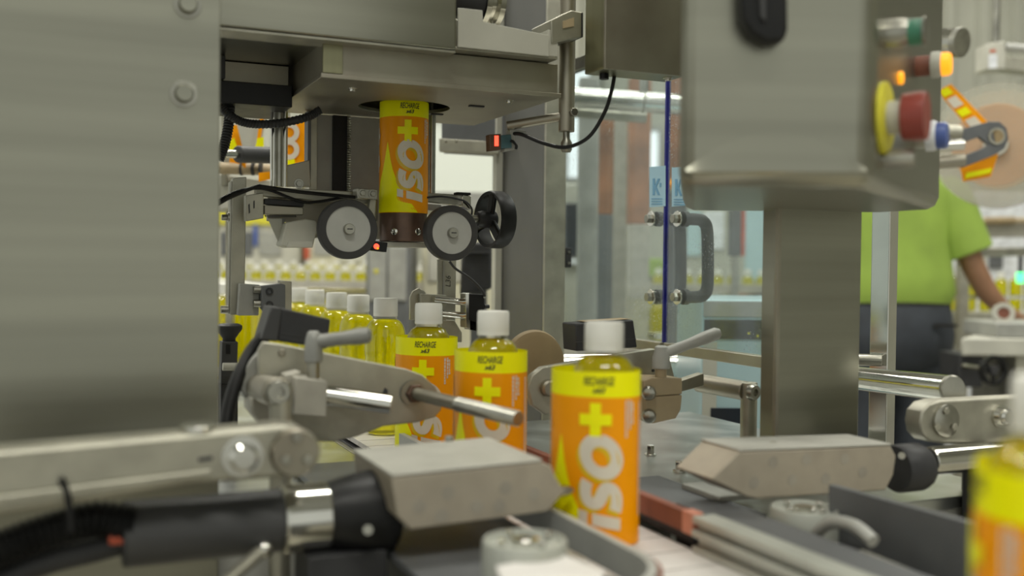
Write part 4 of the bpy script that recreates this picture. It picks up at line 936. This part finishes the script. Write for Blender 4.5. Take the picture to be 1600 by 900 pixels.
# ================================================================ far conveyor with bottles
YC = 4.4
t = Thing('far_conveyor', 'long pale far conveyor across the hall carrying yellow bottles', 'conveyor')
t.add('belt', B().box(-2.6, 3.4, YC-.06, YC+.06, .90, .93), 'pale_paint'); t.add('guide_rail', B().box(-2.6, 3.4, YC-.085, YC-.075, .985, 1.0), 'polished'); t.add('side', B().box(-2.6, 3.4, YC-.09, YC-.06, .82, .925), 'alu'); t.add('bottle_guard', B().box(-2.6, 1.25, YC-.072, YC-.066, .955, 1.035), 'cast', .002)
for x in (-2.4, -1.6, -.8, .0, .8, 1.6, 2.4, 3.2): t.add('leg', B().box(x-.025, x+.025, YC-.04, YC+.04, 0, .90), 'steel')
t.done()
for i in range(66):
    x = -1.55+i*.064
    bottle((x+random.uniform(-.004, .004), YC, .93), 0, 'tiny yellow bottle with white cap on the long far conveyor', 'bottles on the far conveyor', far=True)
t = Thing('far_conveyor', 'second far conveyor further back with a pale top rail', 'conveyor')
t.add('belt', B().box(-2.8, .8, 5.5, 5.62, .90, .95), 'pale_paint'); t.add('rail', B().box(-2.8, .8, 5.44, 5.455, .965, 1.075), 'pale_paint')
for x in (-2.6, -1.4, -.2, .7): t.add('leg', B().box(x-.025, x+.025, 5.52, 5.6, 0, .90), 'steel')
t.done()
for i in range(37):
    bottle((-2.2+i*.078, 5.56, .95), 0, 'tiny yellow bottle with white cap on the second far conveyor', 'bottles on the second far conveyor', far=True)

# ================================================================ background machines seen left
def cabinet(name, lab, Y, px0, px1, y0, depth, m, cat='machine', parts=()):
    t = Thing(name, lab, cat); a = at(px0, y0, Y); c = at(px1, y0, Y)
    t.add('body', B().box(a.x, c.x, Y, Y+depth, 0, a.z), m, .01)
    for nm, x0, x1, ya, yb, mm, pr in parts:
        p = at(x0, ya, Y); q = at(x1, yb, Y); t.add(nm, B().box(p.x, q.x, Y-pr, Y-.001, q.z, p.z), mm, .003)
    return t.done()
cabinet('filling_machine', 'cream and grey filling machine far behind on the left', 6.0, 300, 470, 235, .6, 'pale_paint', parts=[('yellow_guard', 310, 465, 326, 352, 'yellow_plastic', .02), ('window', 345, 395, 362, 400, 'slate', .01), ('window', 405, 440, 362, 400, 'grey_paint', .01), ('blue_panel', 397, 403, 350, 385, 'blue_plastic', .02)])
cabinet('rinsing_machine', 'pale tall machine cabinet behind the left drive wheel', 5.9, 478, 600, 250, .6, 'cream', parts=[('window', 490, 520, 300, 400, 'grey_paint', .01), ('door', 530, 590, 290, 410, 'pale_paint', .015), ('red_tag', 476, 484, 385, 405, 'red_plastic', .02)])
cabinet('dark_cabinet', 'dark grey steel cabinet behind the mandrel foot', 3.4, 572, 640, 372, .3, 'slate', parts=[('door', 577, 604, 385, 470, 'grey_paint', .01), ('door', 607, 635, 385, 470, 'grey_paint', .01), ('yellow_tag', 585, 592, 420, 428, 'yellow_plastic', .012)])
cabinet('cream_cabinet', 'cream coloured machine cabinet left of the grey frame post', 3.6, 660, 790, 300, .4, 'cream', parts=[('grey_top', 660, 790, 300, 330, 'grey_paint', .03), ('panel', 670, 720, 340, 440, 'pale_paint', .01)])
t = Thing('window_5', None, None, kind='structure')
a = at(640, 190, 7.15); c = at(800, 315, 7.15); t.add('pane', B().box(a.x, c.x, 7.12, 7.15, c.z, a.z), 'cream_light', 0)
t.add('window_frame', B().box(a.x-.05, a.x, 7.08, 7.18, c.z, a.z).box(c.x, c.x+.05, 7.08, 7.18, c.z, a.z).box(a.x-.05, c.x+.05, 7.08, 7.18, a.z, a.z+.05).box(a.x-.05, c.x+.05, 7.08, 7.18, c.z-.05, c.z), 'pale_paint', .004); t.done()

# ================================================================ seen through the clear doors
def post(lab, Y, x0, x1, y0, y1, m, m2=None, ys=None, cat='post'):
    t = Thing('frame_upright', lab, cat); a = at(x0, y0, Y); c = at(x1, y1, Y); zl = 0 if y1 >= 900 else c.z
    if m2:
        zs = at(x0, ys, Y).z; t.add('upper', B().box(a.x, c.x, Y, Y+(c.x-a.x), zs, a.z), m, .004); t.add('lower', B().box(a.x, c.x, Y, Y+(c.x-a.x), 0, zs), m2, .004)
    else: t.add('upright', B().box(a.x, c.x, Y, Y+(c.x-a.x), 0, a.z), m, .004); t.add('foot', B().box(a.x-.03, c.x+.03, Y-.03, Y+(c.x-a.x)+.03, 0, .012), 'steel', .002)
    return t.done()
post('rusty brown upright with grey lower half behind the clear door', 2.7, 930, 951, 170, 900, 'rust', 'slate', 335)
post('brown steel upright just left of the blue door edge, behind the glass', 3.0, 985, 1008, 120, 900, 'rust', 'cast', 350)
post('pale grey upright behind the clear door next to the frame post', 2.5, 906, 928, 120, 900, 'grey_paint')
post('greenish grey upright between the two brown ones behind the glass', 3.3, 958, 982, 150, 900, 'cast')
post('red brown upright seen right of the blue door edge near the pendant', 3.1, 1046, 1066, 110, 900, 'rust', 'slate', 300)
t = Thing('overhead_pipe', 'bright polished overhead pipe running behind the clear doors', 'pipe')
t.add('pipe', B().cyl(at(860, 150, 2.2), at(1130, 168, 2.2), .022, seg=28), 'polished', 0); t.add('joint', B().cyl(at(1003, 159.5, 2.2), at(1008, 160, 2.2), .024), 'steel', 0); t.add('lower_pipe', B().cyl(at(860, 172, 2.25), at(1010, 184, 2.25), .012, seg=20), 'alu', 0)
t.add('hanger', B().cyl(at(1006, 160, 2.2), at(1006, 160, 2.2)+ZZ*3.1, .01), 'steel', 0); t.done()
cabinet('screen_cabinet', 'pale cabinet with dark blue screen seen through the left clear door', 3.9, 868, 932, 285, .4, 'pale_paint', parts=[('screen', 882, 912, 318, 400, 'smoke_black', .02), ('blue_side', 914, 926, 318, 400, 'print_blue', .015), ('sill', 870, 930, 404, 414, 'white_plastic', .03)])
cabinet('control_cabinet', 'pale grey control cabinet with windows right of the door handle', 5.2, 1060, 1215, 318, .5, 'cladding', parts=[('window', 1068, 1095, 330, 400, 'panel_blue', .01), ('window', 1100, 1130, 330, 390, 'white_plastic', .01), ('door', 1165, 1210, 325, 440, 'panel_blue', .01)])
t = Thing('red_edge_panel', 'dark standing panel with a red edge beyond the door handle', 'panel')
a = at(1141, 316, 3.2); c = at(1158, 400, 3.2); t.add('panel', B().box(a.x, c.x, 3.2, 3.23, c.z, a.z), 'slate', .003); q = at(1164, 400, 3.2); t.add('red_edge', B().box(c.x, q.x, 3.2, 3.23, c.z, a.z), 'red_plastic', .002); t.add('stand', B().box(a.x+.01, a.x+.03, 3.205, 3.225, 0, c.z), 'steel'); t.done()
t = Thing('film_web', 'slack orange film web hanging below the control pendant far behind', 'film')
t.add('web', B().tube([at(x, y, 3.0) for x, y in ((1040, 285), (1070, 296), (1100, 306), (1130, 302), (1160, 305))], .012, 8), 'film_orange', 0); t.add('carrier_bar', B().cyl(at(1040, 294, 3.02), at(1170, 298, 3.02), .012), 'alu', 0); t.add('hanger', B().cyl(at(1165, 298, 3.02), at(1165, 298, 3.02)+ZZ*3.1, .008), 'steel', 0); t.done()
t = Thing('plastic_crate', 'lime green plastic crate on a stool behind the glass', 'crate')
a = at(1008, 404, 5.0); c = at(1040, 432, 5.0)
t.add('crate', B().box(a.x, c.x, 5.0, 5.1, c.z, a.z), 'lime', .006); t.add('stool', B().box(a.x-.02, c.x+.02, 4.98, 5.12, c.z-.03, c.z-.001), 'steel')
for x in (a.x, c.x-.02): t.add('leg', B().box(x, x+.02, 5.0, 5.1, 0, c.z-.03), 'steel')
t.done()
# low machinery bed beyond the doors
t = Thing('accumulation_table', 'grey bottle accumulation table beyond the clear doors', 'table')
t.add('top', B().box(.36, 1.10, 3.46, 4.0, .80, .83), 'worn_steel', .003); t.add('rail', B().box(.36, 1.10, 3.45, 3.47, .86, .885), 'polished', .002); t.add('skirt', B().box(.38, 1.08, 3.48, 3.98, .2, .80), 'charcoal', .003)
for x in (.4, 1.03): t.add('leg', B().box(x, x+.04, 3.5, 3.54, 0, .2), 'steel')
for x in (.4, .6, .8, 1.05): t.add('rail_post', B().cyl((x, 3.46, .83), (x, 3.46, .87), .006), 'steel', 0)
t.done()
for i in range(11): bottle((.40+i*.064+random.uniform(-.003, .003), 3.56+.07*(i % 3), .83), 0, 'yellow bottle on the accumulation table behind the clear doors', 'bottles on the accumulation table', far=True)
t = Thing('steel_duct', 'shiny round steel duct low behind the clear doors', 'duct')
t.add('duct', B().cyl(at(862, 580, 1.95), at(1120, 580, 1.95), .034, seg=32), 'polished', 0)
for x in (900, 1080): t.add('stand', B().cyl(at(x, 580, 1.95)-ZZ*.03, Vector((at(x, 580, 1.95).x, 1.95, 0)), .012), 'steel', 0)
t.done()
t = Thing('blue_cabinet', 'pale blue guard cabinet with two black stripes right of the clear doors', 'cabinet')
Yb = 1.62; 
def pb(x0, x1, y0, y1, d): a = at(x0, y0, Yb); c = at(x1, y1, Yb); return (a.x, c.x, Yb-d, Yb-.0005, c.z, a.z)
a = at(1098, 468, Yb); c = at(1260, 468, Yb)
t.add('body', B().box(a.x, c.x, Yb, Yb+.25, 0, a.z), 'panel_blue', .004)
t.add('black_stripe', B().box(*pb(1100, 1255, 499, 531, .003)), 'smoke_black', .0005); t.add('black_stripe', B().box(*pb(1110, 1165, 637, 668, .003)), 'smoke_black', .0005)
t.add('top_trim', B().box(*pb(1099, 1258, 470, 496, .002)), 'grey_disc', .0005); t.add('side_trim', B().box(*pb(1098, 1118, 534, 700, .002)), 'pale_paint', .0005)
for q in ((1170, 521), (1184, 525)): t.add('indicator', B().cyl(at(q[0], q[1], Yb-.0032), at(q[0], q[1], Yb-.0045), .002), 'yellow_plastic', 0)
t.done()

# ================================================================ right background
t = Thing('film_reel', 'large film reel with translucent flange and orange film, upper right', 'reel')
Yr = 2.5; c = at(1556, 226, Yr); ax = Vector((-.55, -1, .0)).normalized()
t.add('flange', B().cyl(c-ax*.002, c+ax*.002, .150, seg=64), 'clear_flange', 0); t.add('rear_flange', B().cyl(c-ax*.12, c-ax*.116, .150, seg=64), 'clear_flange', 0)
t.add('film_roll', B().cyl(c-ax*.114, c-ax*.003, .10, seg=48), 'film_orange', .002); t.add('core', B().cyl(c-ax*.14, c+ax*.012, .028, seg=32), 'pale_paint', .001)
t.add('axle', B().cyl(c-ax*.45, c-ax*.14, .02), 'steel', 0); t.done()
t = Thing('film_strip', 'orange yellow film strip stretched diagonally in front of the reel', 'film')
Y2 = 2.3; q = [(1464, 142), (1486, 131), (1550, 198), (1522, 210)]
t.add('web', B().slabY(q, Y2, .001), 'film_orange', 0)
for s0, s1, m in ((.02, .16, 'film_yellow'), (.22, .42, 'film_white'), (.48, .62, 'film_yellow'), (.70, .92, 'film_white')):
    f_ = lambda s, w: (q[0][0]*(1-s)+q[3][0]*s)*(1-w)+(q[1][0]*(1-s)+q[2][0]*s)*w
    g_ = lambda s, w: (q[0][1]*(1-s)+q[3][1]*s)*(1-w)+(q[1][1]*(1-s)+q[2][1]*s)*w
    t.add('print', B().slabY([(f_(s0, .1), g_(s0, .1)), (f_(s0, .7), g_(s0, .7)), (f_(s1, .7), g_(s1, .7)), (f_(s1, .1), g_(s1, .1))], Y2-.002, .0008), m, 0)
t.add('lower_web', B().slabY([(1500, 258), (1560, 240), (1548, 276), (1505, 284)], Y2+.02, .001), 'film_orange', 0); t.add('yellow_band', B().slabY([(1510, 270), (1550, 262), (1548, 270), (1508, 279)], Y2+.017, .001), 'film_yellow', 0)
t.done()
t = Thing('reel_arm', 'grey forked link arm with a round hole holding the film rollers', 'arm')
b = B(); pts = [(1494, 204), (1545, 190), (1562, 190), (1573, 200), (1576, 216), (1570, 232), (1555, 242), (1505, 262), (1498, 255), (1500, 246), (1535, 232), (1545, 226), (1530, 214), (1502, 224), (1496, 216)]
t.add('link', b.slabY(pts, 2.2, .012), 'slate', .001); t.add('hole_ring', B().ring(at(1557, 213, 2.199), (0, -1, 0), .018, .0135, .003), 'alu', 0)
t.add('hole', B().cyl(at(1557, 213, 2.198), at(1557, 213, 2.2), .0135), 'tan', 0)
t.add('roller', B().cyl(at(1462, 228, 2.16), at(1505, 226, 2.16), .012), 'polished', .001); t.add('roller', B().cyl(at(1462, 254, 2.18), at(1506, 250, 2.18), .014), 'worn_steel', .001); t.add('roller', B().cyl(at(1460, 205, 2.2), at(1500, 208, 2.2), .016), 'alu', .001)
t.add('stem', B().cyl(at(1556, 226, 2.215), at(1556, 226, 2.36), .012), 'steel', 0); t.done()
t = Thing('steel_pipe', 'polished steel pipe end pointing at the camera, beside the amber lamp', 'pipe')
p1 = at(1503, 67, 2.2); p0 = at(1440, 66, 2.28); d = (p1-p0).normalized()
t.add('pipe', B().cyl(p0-d*.4, p1, .030, seg=36), 'polished', 0); t.add('end_ring', B().lathe([(.0315, -.012), (.0315, 0), (.029, .001)], p1, d, 36), 'steel', 0); t.done()
t = Thing('cable_trunking', 'pale cable trunking with a white sticker in the upper right corner', 'trunking')
Yt = 3.0
t.add('end_box', B().slabY([(1543, 68), (1570, 64), (1572, 108), (1543, 108)], Yt, .08), 'pale_paint', .003); t.add('trunk', B().slabY([(1570, 88), (1700, 96), (1700, 122), (1570, 108)], Yt+.01, .06), 'alu', .002); t.add('tube', B().cyl(at(1570, 74, Yt+.03), at(1700, 82, Yt+.03), .012), 'grey_disc', 0)
t.add('sticker', B().slabY([(1545, 86), (1558, 85), (1558, 106), (1545, 107)], Yt-.001, .0008), 'white_plastic', 0); t.add('red_mark', B().slabY([(1547, 78), (1556, 77), (1556, 81), (1547, 82)], Yt-.001, .0008), 'red_plastic', 0)
t.add('hanger', B().cyl(at(1556, 66, Yt+.04), at(1556, 66, Yt+.04)+ZZ*2.9, .01), 'steel', 0); t.done()
t = Thing('machine_frame', 'grey horizontal machine beam with brown ring rod right of the worker', 'frame')
t.add('beam', B().slabY([(1500, 352), (1720, 346), (1720, 368), (1500, 372)], 3.9, .05), 'cast', .003); rd = t.add('rod', B().cyl(at(1500, 346, 3.88), at(1720, 343, 3.88), .012), 'bracket_tan', 0)
for i in range(6): t.add('ring', B().cyl(at(1540+i*8, 345.3-i*.1, 3.88), at(1544+i*8, 345.2-i*.1, 3.88), .016), 'tan', 0, sub=rd)
t.add('lower_beam', B().slabY([(1500, 388), (1720, 384), (1720, 398), (1500, 402)], 4.0, .05), 'alu', .003)
for x in (1512, 1660): p = at(x, 372, 3.93); t.add('upright', B().box(p.x-.02, p.x+.02, 3.95, 3.99, 0, p.z), 'alu', .003)
p = at(1594, 434, 3.95); t.add('signal_lamp', B().cyl(p-ZZ*.02, p+ZZ*.02, .014), 'green_glow', 0); t.add('lamp_stem', B().cyl(p-ZZ*.02, Vector((p.x, p.y, at(1594, 400, 3.95).z)), .008), 'dark', 0); t.done()
cabinet('white_enclosure', 'whitish machine enclosure behind the worker right arm', 5.0, 1490, 1760, 300, .4, 'white_plastic', parts=[('window', 1500, 1540, 380, 440, 'pale_paint', .01), ('screen', 1545, 1565, 395, 420, 'slate', .015)])
t = Thing('work_table', 'pale steel work table with black handwheel at the right edge', 'table')
Yk = 3.05; a = at(1502, 528, Yk); c = at(1760, 528, Yk); z1 = a.z; z0 = at(1502, 556, Yk).z
xb = at(1540, 500, Yk+.34).x
t.add('top', B().prism([Vector(q) for q in ((a.x, Yk, z0), (c.x, Yk, z0), (c.x, Yk+.34, z0), (xb, Yk+.34, z0))], ZZ*(z1-z0)), 'pale_paint', .006); t.add('cabinet', B().box(a.x+.18, c.x, Yk+.03, Yk+.33, 0, z0), 'alu', .004); t.add('dark_bracket', B().box(a.x+.02, a.x+.09, Yk+.05, Yk+.2, z0-.10, z0), 'dark', .004)
t.add('tray', B().box(at(1562, 520, Yk).x, c.x, Yk+.02, Yk+.25, z1, z1+.045), 'grey_paint', .004); t.add('leg', B().box(xb+.02, xb+.05, Yk+.25, Yk+.3, 0, z0), 'steel'); t.done()
t = Thing('handwheel', 'small black handwheel under the pale work table', 'handwheel')
p = at(1549, 578, 2.98); ax = Vector((.25, -1, 0)).normalized(); 
t.add('rim', B().ring(p, ax, .044, .034, .016, 40), 'black', 0); t.add('hub', B().cyl(p-ax*.01, p+ax*.016, .014), 'dark', .001)
e1 = ax.cross(ZZ).normalized()
for a_ in (30, 150, 270): d = e1*math.cos(R(a_))+ZZ*math.sin(R(a_)); t.add('spoke', B().quadbox(p+d*.024+ax*.008, d*.013, ax.cross(d)*.006, ax*.003), 'black', .001)
t.add('shaft', B().cyl(p-ax*.01, p-ax*.12, .008), 'steel', 0); t.done()
t = Thing('tape_roll', 'small roll with pinkish core on the work table by the hand', 'roll')
p = at(1566, 490, 3.2); ax = Vector((-.35, -1, .1)).normalized(); t.add('roll', B().ring(p, ax, .032, .018, .04, 36), 'pale_paint', 0); t.add('core', B().cyl(p+ax*.004, p+ax*.036, .018), 'brown_red', 0); t.done()

# ================================================================ the worker
def skin_mesh(name, V, E_, m, parent, sub=2):
    me = bpy.data.meshes.new(name); me.from_pydata([Vector(v[0]) for v in V], E_, []); me.materials.append(MATS[m])
    o = bpy.data.objects.new(name, me); COL.objects.link(o); o.parent = parent
    md = o.modifiers.new('skin', 'SKIN'); md.use_smooth_shade = True; sv = me.skin_vertices[0].data
    for i, v in enumerate(V): sv[i].radius = (v[1], v[1]) if not isinstance(v[1], tuple) else v[1]; sv[i].use_root = (i == 0)
    s = o.modifiers.new('smooth', 'SUBSURF'); s.levels = sub; s.render_levels = sub; return o
def loft(b, rings, seg=28, caps=True):
    R_ = []
    for (x, y, z), a_, b_, tx in rings:
        d = Vector(tx).normalized(); e1 = Vector((1, 0, 0)); e1 = (e1-d*e1.dot(d)).normalized(); e2 = d.cross(e1)
        R_.append([b.bm.verts.new(Vector((x, y, z))+e1*a_*math.cos(2*math.pi*k/seg)+e2*b_*math.sin(2*math.pi*k/seg)) for k in range(seg)])
    for A_, B_ in zip(R_, R_[1:]):
        for k in range(seg): b.face([A_[k], A_[(k+1) % seg], B_[(k+1) % seg], B_[k]])
    if caps: b.face(R_[0]); b.face(R_[-1][::-1])
person = bpy.data.objects.new('person', None); COL.objects.link(person); person.location = (1.33, 3.60, 0)
person['label'] = 'person from behind in a lime green polo shirt and navy trousers, reaching right'; person['category'] = 'person'
V = [((0, 0, .98), .12), ((0, 0, 1.15), .115), ((0, 0, 1.36), .12), ((0, .01, 1.47), .055), ((.01, .03, 1.55), .06), ((.01, .04, 1.62), .085), ((.01, .04, 1.69), .07),
     ((.185, 0, 1.385), .055), ((.275, -.03, 1.12), .042), ((.345, .0, 1.02), .040), ((.435, .04, .955), .028), ((.475, .055, .935), .026),
     ((-.185, 0, 1.385), .055), ((-.27, -.02, 1.12), .042), ((-.25, .16, .98), .036), ((-.24, .26, .96), .026), ((-.24, .30, .95), .024),
     ((.10, 0, .90), .09), ((.11, .01, .50), .062), ((.11, -.01, .09), .045), ((.11, .12, .035), .035), ((-.10, 0, .90), .09), ((-.11, .01, .50), .062), ((-.11, -.01, .09), .045), ((-.11, .12, .035), .035)]
E_ = [(0, 1), (1, 2), (2, 3), (3, 4), (4, 5), (5, 6), (2, 7), (7, 8), (8, 9), (9, 10), (10, 11), (2, 12), (12, 13), (13, 14), (14, 15), (15, 16), (0, 17), (17, 18), (18, 19), (19, 20), (0, 21), (21, 22), (22, 23), (23, 24)]
def fingers(root, base, fwd, side, dn):
    base, fwd, side, dn = map(Vector, (base, fwd, side, dn))
    for k, ln in enumerate((.065, .074, .070, .055)):
        p0 = base+fwd*.03+side*((k-1.5)*.019); i0 = len(V)
        V.extend([(p0, .0095), (p0+fwd*ln*.45, .009), (p0+fwd*ln*.75+dn*ln*.30, .0082), (p0+fwd*ln*.88+dn*ln*.55, .007)])
        E_.extend([(root, i0), (i0, i0+1), (i0+1, i0+2), (i0+2, i0+3)])
    p0 = base-side*.038-fwd*.008; i0 = len(V); V.extend([(p0, .011), (p0+fwd*.03-side*.012+dn*.01, .0095), (p0+fwd*.052-side*.008+dn*.02, .008)]); E_.extend([(root, i0), (i0, i0+1), (i0+1, i0+2)])
fingers(11, (.475, .055, .935), (.85, .40, -.25), (.40, -.88, 0), (-.1, 0, -1)); fingers(16, (-.24, .30, .95), (0, 1, -.1), (1, 0, 0), (0, 0, -1))
skin_mesh('body', V, E_, 'skin', person, 2)
b = B(); up_ = (0, 0, 1)
loft(b, [((0, -.005, .985), .205, .150, up_), ((0, -.01, 1.03), .218, .158, up_), ((.0, -.01, 1.10), .208, .148, up_), ((.0, 0, 1.20), .200, .140, up_), ((0, .0, 1.30), .208, .140, up_), ((0, .0, 1.38), .215, .128, up_), ((0, .005, 1.43), .175, .100, up_), ((0, .01, 1.465), .095, .075, up_), ((0, .012, 1.485), .075, .068, up_)], 36)
for sg, ex, ey in ((1, .275, -.03), (-1, -.27, -.02)):
    s_ = Vector((sg*.175, 0, 1.375)); e_ = Vector((ex, ey, 1.12)); d = (e_-s_)
    loft(b, [(tuple(s_+d*k), a_, c_, tuple(-d)) for k, a_, c_ in ((-.16, .05, .06), (0, .088, .090), (.25, .092, .092), (.55, .088, .090), (.82, .086, .090), (.84, .078, .082))], 24)
def child(nm, b, m, parent, bev=0):
    me = b.mesh(nm); me.materials.append(MATS[m]); o = bpy.data.objects.new(nm, me); COL.objects.link(o); o.parent = parent; return o
shirt = child('shirt', b, 'lime', person); child('collar', B().lathe([(.078, 1.455), (.070, 1.50), (.064, 1.50), (.070, 1.455)], (0, .015, 0), ZZ, 28, False), 'lime', shirt)
b = B(); loft(b, [((0, 0, 1.02), .195, .142, up_), ((0, -.01, .96), .205, .155, up_), ((0, -.02, .88), .212, .165, up_), ((0, -.01, .80), .208, .150, up_), ((0, 0, .76), .195, .12, up_)], 36)
for sg in (1, -1): loft(b, [((sg*.102, -.005, .86), .105, .135, up_), ((sg*.106, 0, .70), .100, .112, up_), ((sg*.11, .005, .50), .088, .095, up_), ((sg*.11, 0, .28), .080, .088, up_), ((sg*.11, -.01, .07), .078, .09, up_)], 24)
tr = child('trousers', b, 'navy', person)
child('belt', B().lathe([(.208, .985), (.208, 1.012)], (0, 0, 0), ZZ, 36), 'leather', tr).scale = (1, .76, 1)
child('pocket_flap', B().box(.085, .165, -.172, -.164, .915, .925), 'leather', tr)
b = B(); b.ball((.01, .03, 1.655), .102, (.95, 1.02, 1.0)); child('hair', b, 'hair', person)
for sg in (1, -1):
    b = B(); b.ball((sg*.11, .06, .045), .11, (.48, 1.25, .42)); child('shoe', b, 'leather', person)
    b = B(); b.ball((sg*.098+.01, .045, 1.615), .026, (.4, .8, 1.2)); child('ear', b, 'skin', person)
